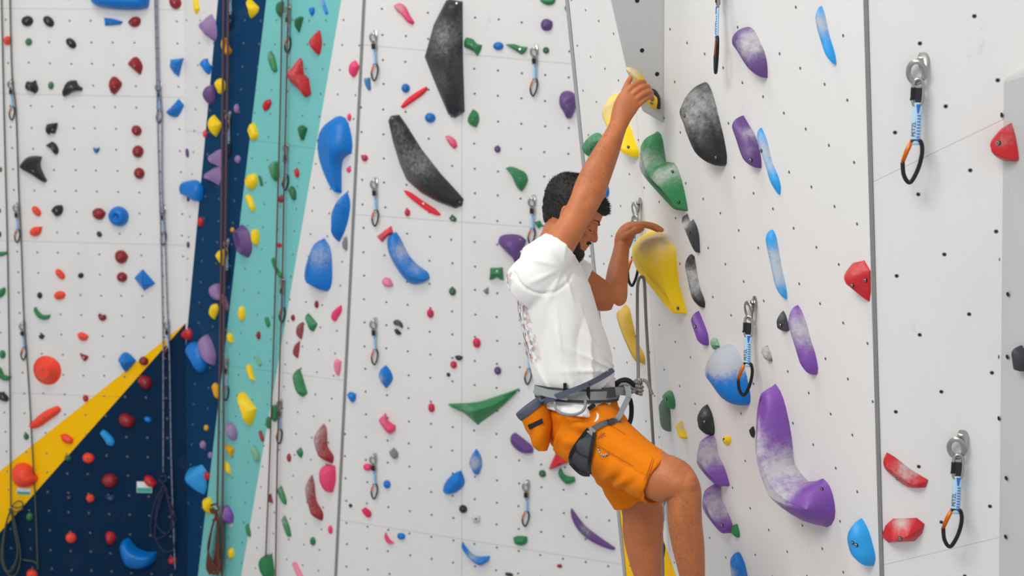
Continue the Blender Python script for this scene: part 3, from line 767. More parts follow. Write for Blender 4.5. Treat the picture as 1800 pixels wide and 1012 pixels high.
H('pale lilac egg hold below the large yellow leaf', 'L2', 'lilac', 6, [(218, 265), (230, 238), (258, 242), (280, 285), (275, 320), (255, 325), (228, 300)], 6, chalk=.5, bolt=None)
H('golden three pointed hold below the pale lilac egg', 'L2', 'gold', 6, [(215, 345), (240, 355), (268, 368), (262, 385), (250, 410), (235, 395), (222, 370)], 3, bolt=None)
H('thin rust red hold at the lower right of the teal strip', 'L2', 'rust', 6, [(388, 280), (398, 275), (415, 320), (408, 335), (393, 315)], 3, bolt=None)
H('dark green hold between ropes and quickdraw, upper of its pair', 'L2', 'emerald', 6, [(452, 150), (485, 145), (488, 210), (465, 235), (455, 200)], 5, bolt=None)
H('dark green hold left of the ropes, lower of its pair', 'L2', 'emerald', 6, O(437, 238, 14, 32), 4, bolt=None)
H('faded green bean hold on lower teal', 'L2', 'palegreen', 6, [(350, 375), (362, 350), (392, 395), (390, 430), (375, 435), (355, 405)], 4, bolt=None)
H('tiny yellow hold on navy left of the grey ropes', 'L2', 'gold', 6, O(121, 264, 13, 16), 3, bolt=None)
H('small lilac hold on navy, upper of the two above a blue shield', 'L2', 'lilac', 6, O(104, 350, 17, 22), 4, chalk=.4, bolt=None)
H('tiny lilac hold on navy, lower of the two above a blue shield', 'L2', 'lilac', 6, O(142, 402, 12, 18), 3, bolt=None)
H('large blue shield hold on navy with a small red hold at its side', 'L2', 'skyblue', 6, [(5, 500), (20, 470), (100, 448), (125, 480), (125, 570), (105, 603), (60, 590), (20, 565)], 11, p=1.35, corner=True, bias=(-.3, .1), chalk=.2, bolt=None)
H('small red hold touching the large blue shield', 'L2', 'red', 6, O(125, 507, 16, 22), 5, bolt=None)
H('yellow oblong hold on teal below the golden three pointed hold', 'L2', 'yellow', 6, [(205, 440), (225, 430), (245, 470), (245, 495), (230, 490), (212, 465)], 4, bolt=None)
H('yellow knob hold at the top of the coiled brown rope', 'L2', 'yellow', 6, [(100, 650), (112, 620), (145, 615), (155, 650), (140, 695), (118, 690)], 7, lump=.1, bolt=None)
H('white and lilac knob hold right of the coiled brown rope', 'L2', 'violet', 6, [(185, 695), (200, 660), (235, 655), (262, 705), (258, 740), (225, 745), (195, 730)], 7, chalk=[(200, 690, 38, 1.0)], bolt=None)
H('thin green hold at the teal and white border near the bottom', 'L2', 'green', 6, [(322, 760), (332, 745), (348, 790), (345, 815), (330, 805)], 3, bolt=None)
H('yellow oval hold near the bottom of the teal strip', 'L2', 'yellow', 6, O(248, 897, 17, 28), 5, bolt=None)
# corner wall, white field
H('pink teardrop hold at the white panel joint near the top', 'L2', 'pink', 4, [(868, 365), (885, 325), (905, 315), (930, 345), (915, 390), (897, 405), (878, 390)], 5, chalk=.3, bolt=None)
H('tiny pink hold just above the big blue comma hold', 'L2', 'pink', 4, O(875, 613, 12, 20), 3, bolt=None)
H('tiny pink hold right of the tail of the big blue comma hold', 'L2', 'pink', 4, O(872, 888, 14, 16), 3, bolt=None)
H('big smooth blue comma shaped hold with a long tail', 'L2', 'blue', 4, [(700, 730), (730, 670), (790, 612), (850, 615), (880, 680), (893, 760), (888, 805), (855, 818), (838, 850), (828, 930), (828, 1012), (810, 1010), (785, 985), (745, 920), (705, 830)], 11, crest=[(770, 700, .8), (800, 760, 1), (790, 860, .8), (815, 985, .35)], p=1.7, k=.3, bolt=[(792, 937)])
H('blue pointed leaf hold below the tail of the blue comma', 'L2', 'blue', 5, [(765, 130), (800, 85), (860, 22), (880, 70), (870, 170), (835, 240), (808, 285), (790, 230)], 8, p=1.4, chalk=.2, bolt=None)
H('small grey triangular hold under the blue pointed leaf', 'L2', 'grey', 5, [(830, 290), (860, 250), (868, 290), (862, 330), (845, 320)], 4, p=1.3, bolt=None)
H('big chalky blue bell hold on the white corner wall', 'L2', 'blue', 5, [(625, 430), (650, 370), (700, 290), (735, 263), (775, 310), (787, 430), (775, 520), (745, 545), (700, 525), (645, 510), (622, 470)], 12, crest=[(705, 320, .6), (690, 400, 1), (690, 480, .9)], p=1.6, chalk=[(720, 350, 80, .55)], bolt=[(632, 465)])
H('tiny dark red hold under the big blue bell', 'L2', 'maroon', 5, O(704, 610, 12, 20), 3, bolt=None)
H('tiny dark red hold left of the faded maroon pair', 'L2', 'maroon', 5, O(580, 680, 12, 17), 3, bolt=None)
H('faded maroon hold, upper of two meeting at their tips', 'L2', 'rust', 5, [(590, 745), (605, 715), (635, 700), (637, 745), (622, 795), (605, 780)], 5, p=1.4, chalk=.4, bolt=None)
H('maroon hold, lower of two meeting at their tips', 'L2', 'rust', 5, [(573, 850), (590, 820), (618, 800), (615, 850), (603, 893), (588, 875)], 5, p=1.4, chalk=.3, bolt=None)
H('green wedge hold right of the faded maroon pair', 'L2', 'emerald', 5, [(642, 665), (655, 655), (710, 710), (685, 752), (672, 750), (655, 710)], 6, p=1.3, chalk=.3, bolt=None)
H('pink bent hold left of the white panel joint at mid height', 'L2', 'pink', 5, [(778, 660), (800, 635), (835, 612), (838, 640), (815, 680), (800, 700), (785, 690)], 5, bolt=None)
H('pink drop hold left of the panel joint below the pink bent hold', 'L2', 'palepink', 5, [(792, 925), (805, 895), (835, 905), (832, 950), (818, 985), (798, 955)], 5, bolt=None)
H('green cone hold on white below the maroon pair', 'L2', 'emerald', 6, [(553, 30), (575, -30), (592, -35), (612, 10), (633, 90), (605, 110), (570, 70)], 6, p=1.4, chalk=.35, bolt=None)
H('tiny maroon hold right of the teal strip near a green triangle', 'L2', 'rust', 6, O(540, 415, 12, 22), 3, bolt=None)
H('small green triangle hold left of the big maroon boomerang', 'L2', 'emerald', 6, [(570, 380), (600, 360), (613, 390), (600, 418), (583, 400)], 4, p=1.3, bolt=None)
H('big chalky maroon boomerang hold above the pink egg', 'L2', 'maroon', 6, [(655, 345), (670, 290), (712, 242), (728, 270), (738, 360), (765, 410), (755, 445), (720, 430), (675, 395)], 8, p=1.4, chalk=.9, bolt=None)
H('pink egg hold between two maroon holds', 'L2', 'pink', 6, [(688, 510), (700, 465), (740, 448), (775, 455), (778, 530), (755, 590), (730, 590), (700, 550)], 8, chalk=.3, bolt=None)
H('long chalky maroon crescent hold below the pink egg', 'L2', 'maroon', 6, [(617, 610), (630, 550), (653, 500), (665, 540), (680, 630), (710, 700), (703, 735), (670, 715), (635, 670)], 7, p=1.4, chalk=.85, bolt=None)
H('pale green leaf hold on white, upper of two beside the rope', 'L2', 'green', 6, [(483, 575), (500, 555), (528, 630), (525, 652), (505, 630), (485, 600)], 4, chalk=.5, bolt=None)
H('small maroon hold between the lower ropes', 'L2', 'rust', 6, [(435, 600), (450, 595), (460, 645), (438, 640)], 3, bolt=None)
H('pale green spindle hold on white, lower of two beside the rope', 'L2', 'green', 6, [(505, 720), (517, 705), (545, 765), (550, 812), (540, 815), (515, 775)], 4, chalk=.6, bolt=None)
H('small green block hold below the long maroon crescent', 'L2', 'emerald', 6, O(660, 837, 16, 22), 4, bolt=None)
H('tiny pink hold right of the tip of the maroon crescent', 'L2', 'pink', 6, O(749, 778, 13, 22), 3, bolt=None)
H('large green half dome hold behind a rope at the bottom edge', 'L2', 'emerald', 6, [(382, 950), (400, 915), (455, 902), (465, 960), (462, 1012), (440, 1040), (405, 1010)], 8, bolt=None)
H('pale pink oblong hold cut by the bottom edge', 'L2', 'palepink', 6, [(556, 945), (575, 940), (600, 985), (612, 1012), (590, 1030), (572, 990)], 4, bolt=None)
H('small white chalked hold under the white and lilac knob', 'L2', 'pale', 6, O(245, 758, 12, 9), 3, bolt=None)

# ---- back wall
H('small faded blue fang hold below the top left back wall quickdraw', 'W3', 'steelblue', 4, [(950, 410), (985, 405), (990, 470), (975, 474), (955, 445)], 4, p=1.5, chalk=.2, bolt=None)
H('small crimson hold alone right of the big blue comma hold', 'W3', 'crimson', 4, O(955, 827, 19, 18), 4)
H('small blue hold by the panel joint at lower left of the back wall', 'W3', 'blue', 6, [(833, 95), (850, 82), (880, 92), (875, 125), (860, 138), (843, 122)], 4, chalk=.2, bolt=None)
H('long pink hold with a chalky top, near the top of the back wall', 'W3', 'pink', 7, [(270, 30), (300, 15), (335, 35), (360, 80), (383, 115), (375, 130), (345, 115), (310, 75), (285, 55)], 6, chalk=.8, bolt=None)
H('largest black ridged volume, upright, at the top of the back wall', 'W3', 'black', 7, [(540, 3), (560, -6), (632, 8), (637, 300), (641, 585), (585, 620), (550, 600), (480, 450), (417, 300), (470, 130)], 22,
  crest=[(575, 60, .55), (578, 200, .95), (562, 330, 1), (580, 430, .95), (600, 560, .5)], p=1.12, corner=True, chalk=[(540, 190, 110, .5), (540, 420, 60, .3)], bolt=[(603, 18), (618, 590)], sharp=25)
H('green jagged hold touching the right side of the largest black volume', 'W3', 'green', 7, [(637, 215), (650, 195), (690, 205), (705, 225), (738, 235), (730, 265), (712, 295), (690, 270), (655, 255), (637, 245)], 6, p=1.4, lump=.1, bolt=[(682, 233)])
H('small blue oval hold right of the green jagged hold', 'W3', 'blue', 7, O(820, 241, 29, 22), 5)
H('green tapering hold pointing left at the small blue oval', 'W3', 'green', 7, [(855, 232), (900, 230), (940, 242), (975, 245), (960, 275), (940, 287), (905, 265)], 5, p=1.4, bolt=[(934, 257)])
H('small round dark green hold right of the upper middle quickdraw', 'W3', 'darkgreen', 7, O(1070, 263, 18), 4)
H('green hold cut by the top edge left of the grey wall edge', 'W3', 'emerald', 7, [(1035, 0), (1060, -14), (1122, -8), (1115, 15), (1085, 28), (1055, 18)], 5, bolt=None)
H('green hold half hidden behind the right wall edge at the top', 'W3', 'emerald', 7, [(1165, 40), (1180, 22), (1205, 25), (1205, 70), (1188, 72), (1175, 60)], 4, bolt=None)
H('purple rounded hold near the top of the back wall', 'W3', 'purple', 7, [(1040, 130), (1050, 105), (1075, 98), (1105, 112), (1103, 145), (1085, 160), (1050, 155)], 6, bolt=[(1063, 130)])
H('large purple lumpy hold beside the right wall edge above the climber', 'W3', 'purple', 7, [(1135, 520), (1150, 485), (1190, 475), (1230, 500), (1237, 530), (1220, 580), (1200, 620), (1175, 620), (1155, 580), (1140, 560)], 9, lump=.1, chalk=.25, bolt=[(1180, 552)])
H('small blue round hold above the flat red stick', 'W3', 'blue', 7, O(335, 461, 24), 5)
H('flat red stick hold slanting up to the largest black volume', 'W3', 'brightred', 7, [(305, 560), (330, 525), (400, 475), (445, 450), (455, 465), (430, 495), (370, 535), (320, 570)], 2.5, crest=[(330, 550), (440, 465)], bolt=None)
H('small blue round hold below the flat red stick', 'W3', 'blue', 7, O(463, 616, 30, 26), 5)
H('second black ridged volume, slanting, with a rounded right end', 'W3', 'black', 0, [(679, 212), (684, 204), (699, 202), (712, 220), (740, 262), (775, 305), (805, 338), (815, 350), (812, 362), (800, 367), (765, 355), (735, 340), (709, 318), (697, 290), (686, 250)], 17,
  crest=[(694, 222, .45), (703, 256, .8), (718, 285, 1), (745, 315, 1), (790, 348, .5)], p=1.15, corner=True, chalk=[(735, 285, 34, .5), (700, 235, 18, .4)], bolt=[(690, 208), (808, 355)], sharp=25)
H('green fang hold between the two black volumes', 'W3', 'green', 7, [(655, 630), (688, 570), (715, 590), (722, 630), (705, 667), (670, 655)], 6, p=1.4, bolt=[(690, 625)])
H('pink and white angular hold below the green fang', 'W3', 'pink', 7, [(540, 715), (555, 708), (600, 735), (608, 765), (590, 780), (565, 760)], 5, p=1.4, chalk=.7, bolt=None)
H('tiny purple hold left above the green pointed hold', 'W3', 'purple', 7, O(816, 780, 18, 19), 3)
H('green pointed hold left of the climber head', 'W3', 'emerald', 7, [(855, 880), (880, 872), (930, 885), (965, 905), (977, 940), (960, 980), (940, 1005), (915, 985), (885, 920)], 7, p=1.4, chalk=.2, bolt=[(936, 930)])
H('red crescent hold under the slanting black volume', 'W3', 'brightred', 8, [(322, 12), (345, 15), (430, 70), (500, 115), (525, 142), (505, 147), (450, 125), (380, 75), (335, 35)], 3, crest=[(345, 28), (420, 78), (500, 132)], bolt=[(430, 82)])
H('small crimson hold below the tip of the red crescent', 'W3', 'crimson', 8, O(345, 130, 16, 20), 4)
H('small dark green hold below the right end of the slanting volume', 'W3', 'darkgreen', 8, [(560, 160), (580, 140), (605, 160), (600, 178), (575, 175)], 4, p=1.5)
H('salmon red block hold on top of the big blue banana', 'W3', 'salmon', 8, [(182, 255), (262, 197), (273, 235), (245, 250), (210, 287)], 4, p=1.4, corner=True, bolt=[(215, 250)])
H('big blue banana shaped hold with a chalky inside', 'W3', 'blue', 8, [(232, 290), (245, 250), (285, 232), (310, 270), (360, 360), (410, 410), (455, 445), (463, 475), (420, 500), (360, 508), (320, 480), (270, 410), (240, 350)], 11, crest=[(265, 275, .6), (290, 360, 1), (350, 440, 1), (430, 475, .6)], p=1.5, chalk=[(320, 330, 60, .7), (390, 415, 50, .5)], bolt=None)
H('large purple scoop hold behind the back of the climber', 'W3', 'purple', 8, [(812, 290), (825, 258), (880, 243), (940, 250), (970, 275), (950, 330), (940, 400), (915, 418), (900, 380), (850, 335)], 9, p=1.6, bolt=[(937, 270)])
H('pink oblong hold below the left end of the blue banana', 'W3', 'palepink', 8, [(208, 490), (225, 470), (255, 475), (273, 510), (250, 520), (220, 512)], 5, bolt=None)
H('green notched block hold left of the climber shoulder', 'W3', 'emerald', 8, [(778, 420), (812, 418), (845, 415), (850, 485), (830, 482), (810, 468), (790, 482), (770, 485)], 5, p=1.5, corner=True, crest=[(795, 445), (830, 445)], bolt=[(815, 435)])
H('small grey pyramid hold under the green notched block', 'W3', 'grey', 8, [(738, 540), (770, 517), (772, 555), (758, 560)], 4, p=1.1, corner=True, bolt=None)
H('small dark green oval hold right below the blue banana', 'W3', 'darkgreen', 8, O(581, 543, 20, 22), 4)
H('small crimson hold left below the dark green oval', 'W3', 'crimson', 8, O(465, 658, 20, 24), 4)
H('dark grey hooked hold, upper half of a little pair', 'W3', 'charcoal', 8, [(270, 700), (290, 690), (320, 710), (322, 735), (305, 722), (275, 718)], 3, chalk=.3, bolt=None)
H('small black hold, lower half of a little pair', 'W3', 'black', 8, [(276, 742), (290, 738), (316, 762), (305, 770), (285, 765)], 3, bolt=None)
H('crimson oval hold in the middle of the back wall', 'W3', 'crimson', 8, O(708, 812, 22, 27), 5)
H('small black half moon hold above a crimson hold', 'W3', 'black', 8, [(592, 882), (615, 876), (638, 885), (625, 902), (605, 902)], 3, bolt=None)
H('crimson hold just below the black half moon', 'W3', 'crimson', 8, O(587, 926, 19, 21), 4)
H('tiny black hold below the black half moon and crimson hold', 'W3', 'black', 8, O(560, 978, 11), 3, bolt=None)
H('small round purple hold left of the climber waist', 'W3', 'purple', 8, O(818, 957, 20, 22), 4)
H('blue faceted drop hold below the third left quickdraw', 'W3', 'blue', 8, [(187, 990), (205, 950), (235, 927), (260, 960), (270, 1000), (230, 1055), (200, 1020)], 7, p=1.25, chalk=[(205, 995, 30, .7)], bolt=None)
H('small green hold behind the neck of the climber', 'W3', 'emerald', 8, [(1010, 180), (1040, 170), (1055, 195), (1030, 215)], 4, bolt=None)
H('crimson hold left of the big green wing', 'W3', 'crimson', 9, O(455, 163, 18, 24), 4)
H('big green wing shaped volume with a long right tip', 'W3', 'green', 9, [(530, 152), (620, 148), (700, 135), (780, 105), (860, 78), (900, 62), (880, 90), (820, 150), (760, 200), (700, 245), (680, 262), (660, 245), (610, 195), (560, 170)], 12, crest=[(580, 160, .3), (670, 172, 1), (780, 140, .7), (870, 85, .15)], p=1.15, corner=True, chalk=[(640, 155, 30, .4)], bolt=None)
H('pink bent hold with a chalky hollow, left of the green wing', 'W3', 'pink', 9, [(185, 225), (225, 187), (238, 225), (275, 250), (270, 280), (240, 298), (215, 275)], 6, chalk=.6, bolt=None)
H('small grey rounded hold above the lowest left quickdraw', 'W3', 'grey', 9, [(240, 385), (265, 363), (288, 390), (285, 415), (265, 422), (250, 410)], 5, bolt=None)
H('small pink hold left of the lowest left quickdraw', 'W3', 'pink', 9, O(132, 463, 24, 19), 4, bolt=None)
H('small blue hold right of the lowest left quickdraw', 'W3', 'blue', 9, O(230, 550, 20, 22), 4, bolt=None)
H('tiny black hold at lower left of the back wall', 'W3', 'black', 9, O(46, 657, 10), 2, bolt=None)
H('crimson oblong hold below the lowest left quickdraw', 'W3', 'crimson', 9, [(100, 680), (120, 665), (152, 690), (148, 715), (130, 718)], 4, bolt=None)
H('blue shield hold left of the blue and white diamond', 'W3', 'blue', 9, [(508, 580), (560, 500), (605, 478), (625, 540), (590, 585), (545, 603), (515, 598)], 7, p=1.6, bolt=None)
H('blue and white chalked diamond hold under the green wing', 'W3', 'blue', 9, [(643, 450), (655, 410), (683, 368), (708, 410), (712, 455), (690, 505), (675, 505), (655, 475)], 6, p=1.4, chalk=[(678, 438, 34, 1.0)], bolt=None)
H('purple sausage hold left of the chalk bag', 'W3', 'purple', 9, [(853, 335), (860, 300), (880, 288), (930, 325), (970, 365), (968, 390), (920, 395), (880, 375)], 7, bolt=None)
H('red triangular hold under the thigh of the climber', 'W3', 'red', 9, [(1043, 478), (1065, 430), (1090, 378), (1180, 430), (1110, 455), (1060, 480)], 6, p=1.2, corner=True, bolt=None)
H('small round dark green hold below the red triangle', 'W3', 'darkgreen', 9, O(1016, 496, 19, 20), 4)
H('green lumpy hold just right below the red triangle', 'W3', 'emerald', 9, [(1095, 490), (1110, 462), (1130, 500), (1180, 510), (1183, 535), (1140, 552), (1110, 530)], 5, lump=.15, bolt=None)
H('small round black hold left above the white one', 'W3', 'black', 9, O(615, 675, 22), 4, bolt=None)
H('small round white hold low on the back wall', 'W3', 'pale', 9, O(682, 722, 22, 24), 4, chalk=.3)
H('pink thin three armed hold near the bottom of the back wall', 'W3', 'pink', 9, [(218, 805), (225, 790), (245, 825), (268, 845), (240, 850), (225, 840)], 3, chalk=.4, bolt=None)
H('small blue oval hold right of the pink three armed hold', 'W3', 'blue', 9, O(302, 812, 22, 18), 4, bolt=None)
H('blue crescent hold with white chalk inside, near the bottom', 'W3', 'blue', 9, [(605, 860), (612, 840), (635, 875), (680, 915), (752, 910), (745, 935), (700, 967), (665, 950), (625, 905)], 6, crest=[(615, 860, .6), (655, 915, 1), (700, 940, 1), (742, 922, .6)], p=1.5, chalk=[(665, 905, 34, .7)], bolt=None)
H('green notched hold below the lower middle quickdraw', 'W3', 'emerald', 9, [(868, 820), (890, 810), (940, 812), (938, 845), (905, 862), (872, 850)], 5, lump=.12, bolt=None)
H('long dark purple tusk hold left of the climber calf', 'W3', 'purple', 9, [(1157, 690), (1163, 668), (1180, 690), (1230, 755), (1300, 815), (1387, 875), (1380, 885), (1300, 862), (1230, 825), (1180, 765)], 7, crest=[(1168, 700, .5), (1215, 775, 1), (1290, 835, .8), (1370, 877, .3)], p=1.5, chalk=[(1240, 770, 40, .5)], bolt=[(1228, 795)])
H('tiny dark red hold near the bottom left of the yellow paint', 'W3', 'maroon', 9, O(1103, 962, 14, 10), 3, bolt=None)
H('small black hold at the bottom edge below the green notched hold', 'W3', 'black', 9, O(848, 1005, 22, 10, 10), 3, bolt=None)

# ---- right wall: grey volume and holds
def volume(name, label, faces, verts, mat, cat='climbing volume', bev=0.006):
    mb = MB().add(verts, faces)
    me = mb.mesh(name, mat, smooth=False)
    o = link(name, me)
    md = o.modifiers.new('bevel', 'BEVEL'); md.width = bev; md.segments = 2; md.limit_method = 'ANGLE'
    return tag(o, label, cat)
# wedge volume: one edge on the wall at its right, a raised edge on the left
def plane_from(p, q, r):
    n = np.cross(q - p, r - p); k = n @ (p - CAM); g = n / k
    a0 = g @ ray(900, 506); b0 = (g @ ray(901, 506)) - a0; c0 = (g @ ray(900, 507)) - a0
    return Plane(a0, b0, c0)
w0, w1 = PA.at(1169, -260) - PA.n * .002, PA.at(1167.5, 219) - PA.n * .002
ap1 = PA.at(1100, 118, .12)
PL['V'] = plane_from(w0, w1, ap1)
vv = [w0, w1, PL['V'].at(1130, 197), ap1, PL['V'].at(1013, -260), PA.at(1092, -260) - PA.n * .002, PA.at(1122, 150) - PA.n * .002]
fs = [(0, 4, 3, 2, 1), (1, 2, 6), (2, 3, 6), (3, 4, 5, 6), (0, 5, 4), (0, 1, 6, 5)]
volume('wedge_volume', 'tall grey wedge volume under the raised hand of the climber', fs, vv, GREYV)
mbv = MB()
c8 = [(math.cos(t), math.sin(t)) for t in np.arange(10) * math.pi / 5]
vol = bpy.data.objects['wedge_volume']
for (u, v) in ((1120, 1), (1128.5, 88.5), (1155, 130), (1133, 147)):
    q = PL['V'].px2(u, v)
    mbv.add([PL['V'].from2(q + np.array([x, y]) * 0.007, 0.0008) for x, y in c8], [tuple(range(10))])
tag(link('bolt_holes', mbv.mesh('bolt_holes', HOLE_SHADE), vol), kind='stuff')
H('black backing hold behind the gripped yellow crimp', 'V', 'black', 15, [(640, 345), (690, 355), (725, 380), (760, 450), (762, 575), (735, 580), (690, 520), (640, 430)], 1.6, bolt=None, k=0)
H('yellow crimp gripped by the raised right hand, chalky at its upper end', 'V', 'yellow', 15, [(378, 130), (400, 112), (470, 125), (530, 165), (600, 260), (690, 380), (735, 410), (750, 470), (738, 560), (700, 585), (650, 548), (590, 480), (500, 350), (420, 225)], 3.2, p=1.5, chalk=[(440, 180, 130, .75), (690, 400, 40, .6)], bolt=[(672, 513)], k=0)
H('yellow long hold behind the raised forearm', 'A', 'yellow', 10, [(182, 590), (195, 540), (217, 493), (255, 512), (280, 600), (320, 660), (345, 740), (360, 790), (355, 828), (320, 800), (280, 765), (235, 720), (200, 660)], 6, p=1.6, chalk=[(220, 560, 110, .55)], bolt=[(308, 770)])
H('pale green hold left of the raised forearm', 'A', 'green', 10, [(68, 760), (95, 720), (165, 698), (185, 730), (160, 775), (110, 825), (85, 800)], 5, chalk=.5, bolt=[(110, 778)])
H('blue hold peeping out right of the elbow', 'A', 'blue', 10, [(170, 1000), (190, 970), (205, 968), (212, 1000), (200, 1030), (180, 1030)], 4, bolt=None)
H('big green two humped hold with a white chalky middle', 'A', 'green', 0, [(1116.5, 295), (1117.5, 285), (1134, 248), (1144, 232), (1153, 238), (1158, 259), (1171, 287), (1186, 286), (1193, 299), (1203, 336), (1205, 372), (1195, 372), (1180, 358), (1160, 340), (1130, 318)], 9,
  crest=[(1140, 255, .7), (1146, 300, .9), (1175, 320, 1), (1195, 355, .5)], p=1.6, chalk=[(1138, 285, 26, 1.0), (1168, 305, 20, .75)], bolt=[(1181, 302), (1192, 355)])
H('big black oval hold dusted with chalk right of the grey volume', 'A', 'black', 10, [(595, 590), (605, 545), (640, 480), (685, 433), (710, 445), (750, 510), (780, 590), (800, 670), (815, 780), (808, 860), (790, 875), (750, 855), (690, 800), (630, 700), (600, 630)], 8, p=1.9, chalk=[(680, 570, 130, .62), (700, 470, 60, .4)], bolt=[(604, 607), (768, 825)], lump=.04)
H('purple chalky leaf hold right of the cut off quickdraw', 'A', 'purple', 10, [(856, 200), (870, 165), (920, 143), (960, 160), (1000, 215), (1030, 290), (1038, 360), (1032, 410), (1000, 390), (950, 350), (890, 280), (860, 240)], 6, chalk=[(955, 220, 85, .95)], bolt=[(868, 258)])
H('purple chalky leaf hold beside a narrow pale blue hold', 'A', 'purple', 10, [(870, 650), (880, 615), (895, 607), (925, 650), (975, 705), (990, 750), (1001, 830), (998, 883), (960, 860), (920, 820), (885, 730)], 4.5, chalk=[(945, 680, 50, .9), (950, 780, 40, .3)], bolt=[(950, 838)])
H('narrow pale blue hold at the right of the purple leaf', 'A', 'skyblue', 0, [(1333, 228), (1336, 224), (1346, 245), (1356, 279), (1371, 325), (1370, 343), (1358, 322), (1345, 285), (1335, 255)], 3.5, chalk=[(1347, 270, 36, .85)], bolt=[(1338, 265)])
H('narrow blue hold near the top right of the right wall', 'A', 'skyblue', 13, [(93, 100), (97, 50), (105, 25), (120, 60), (145, 150), (170, 250), (173, 290), (150, 260), (110, 180), (95, 140)], 3.5, chalk=[(118, 100, 70, .75)], bolt=None)
H('black and clear folded hold at the tip of the big green hold', 'A', 'charcoal', 11, [(352, 150), (365, 135), (385, 205), (403, 162), (430, 195), (443, 240), (440, 300), (437, 347), (410, 320), (385, 280), (362, 215)], 4, p=1.4, crest=[(365, 170, .5), (395, 230, .8), (420, 225, 1), (432, 320, .4)], chalk=[(372, 200, 40, .9)], bolt=[(388, 235)])
H('long thin chalky black hold above the small purple leaf', 'A', 'black', 11, [(380, 380), (395, 347), (412, 360), (425, 430), (445, 530), (468, 600), (465, 630), (440, 610), (410, 560), (385, 460)], 4, chalk=[(410, 480, 80, .8)], bolt=None)
H('small bright purple leaf hold above the blue and white hold', 'A', 'violet', 11, [(415, 720), (420, 670), (432, 645), (465, 700), (490, 770), (487, 827), (460, 800), (430, 760)], 4, bolt=[(421, 727)])
H('tiny pale green hold on the top of the blue and white hold', 'A', 'palegreen', 11, [(503, 800), (515, 785), (540, 790), (552, 825), (520, 847), (508, 830)], 4, chalk=.6, bolt=None)
H('large hold, white with chalk above and blue below, beside a quickdraw', 'A', 'blue', 0, [(1238, 642), (1245, 625), (1258, 612), (1278, 605), (1295, 615), (1308, 642), (1317, 680), (1318, 695), (1315, 708), (1308, 714), (1292, 711), (1268, 692), (1250, 672), (1240, 657)], 8, p=1.9,
  chalk=[(1272, 622, 27, 3), (1300, 645, 19, 3), (1254, 637, 14, 2)], bolt=[(1303, 692)])
H('tall narrow pale blue hold in the middle of the right wall', 'A', 'skyblue', 11, [(800, 260), (805, 228), (820, 220), (835, 240), (855, 320), (875, 430), (893, 530), (897, 585), (880, 570), (845, 490), (818, 390)], 3.5, chalk=[(855, 410, 110, 1.0)], bolt=None)
H('small dark grey hold left of the long purple spindle', 'A', 'charcoal', 11, [(850, 710), (855, 680), (880, 643), (900, 670), (915, 745), (890, 755), (860, 745)], 5, p=1.5, chalk=.2, bolt=[(868, 718)])
H('long purple spindle hold with chalk specks', 'A', 'violet', 11, [(925, 720), (932, 660), (945, 615), (965, 640), (1000, 710), (1030, 800), (1050, 890), (1052, 975), (1040, 983), (1005, 935), (960, 840), (935, 780)], 5, chalk=[(985, 740, 90, .9)], bolt=None)
H('tiny grey chalky hold right of the middle quickdraw', 'A', 'charcoal', 11, [(773, 855), (785, 830), (800, 825), (822, 870), (825, 908), (800, 898), (780, 875)], 3, chalk=[(795, 860, 40, 1.0)], bolt=None)
H('ochre wavy hold behind the climber rope', 'A', 'ochre', 11, [(15, 680), (20, 630), (45, 612), (70, 635), (80, 690), (105, 740), (112, 800), (140, 855), (153, 890), (150, 935), (125, 915), (95, 880), (65, 800), (35, 740)], 5, crest=[(35, 650, .8), (50, 710, 1), (80, 790, .9), (130, 900, .6)], chalk=.35, bolt=None)
H('big yellow teardrop sloper held by the left hand, chalky on top', 'A', 'yellow', 16, [(310, 480), (315, 400), (340, 300), (390, 215), (450, 187), (530, 187), (610, 215), (680, 280), (725, 340), (740, 430), (765, 700), (800, 920), (810, 975), (790, 975), (740, 930), (640, 840), (560, 765), (450, 700), (370, 625), (325, 560)], 13,
  crest=[(500, 380, 1), (540, 480, .92), (640, 680, .6), (780, 930, .12)], p=2.3, chalk=[(520, 230, 170, .8), (690, 340, 80, .8), (450, 440, 80, .6), (690, 720, 50, .4)], bolt=[(748, 915)])
H('green bean hold forming the cap above a grey green hold', 'A', 'green', 12, [(242, 95), (265, 78), (290, 80), (303, 105), (307, 150), (295, 172), (275, 150), (250, 118)], 4, chalk=.4, bolt=[(260, 118)])
H('tall grey green hold under the green bean cap', 'A', 'greygreen', 12, [(233, 200), (240, 140), (258, 110), (278, 150), (280, 250), (278, 285), (255, 250), (235, 225)], 4, chalk=.2, bolt=None)
H('small yellow and chalk hold beside the thigh of the climber', 'A', 'yellow', 12, [(318, 265), (325, 235), (337, 227), (355, 265), (366, 310), (358, 322), (330, 300)], 3.5, chalk=[(338, 255, 26, .7)], bolt=None)
H('black teardrop hold on top of the purple crescent pair', 'A', 'black', 12, [(427, 230), (430, 190), (462, 146), (490, 180), (503, 230), (500, 290), (490, 303), (450, 280), (432, 255)], 6, chalk=.35, bolt=[(455, 232)])
H('purple chalky crescent hold, upper of two right of the knee', 'A', 'violet', 12, [(420, 430), (430, 370), (460, 305), (480, 295), (505, 330), (525, 400), (548, 445), (565, 490), (572, 560), (550, 565), (500, 540), (450, 500), (428, 465)], 7, crest=[(465, 340, .7), (465, 420, 1), (510, 490, 1), (558, 540, .5)], chalk=[(470, 390, 70, .95), (525, 440, 45, 1.1)], bolt=None)
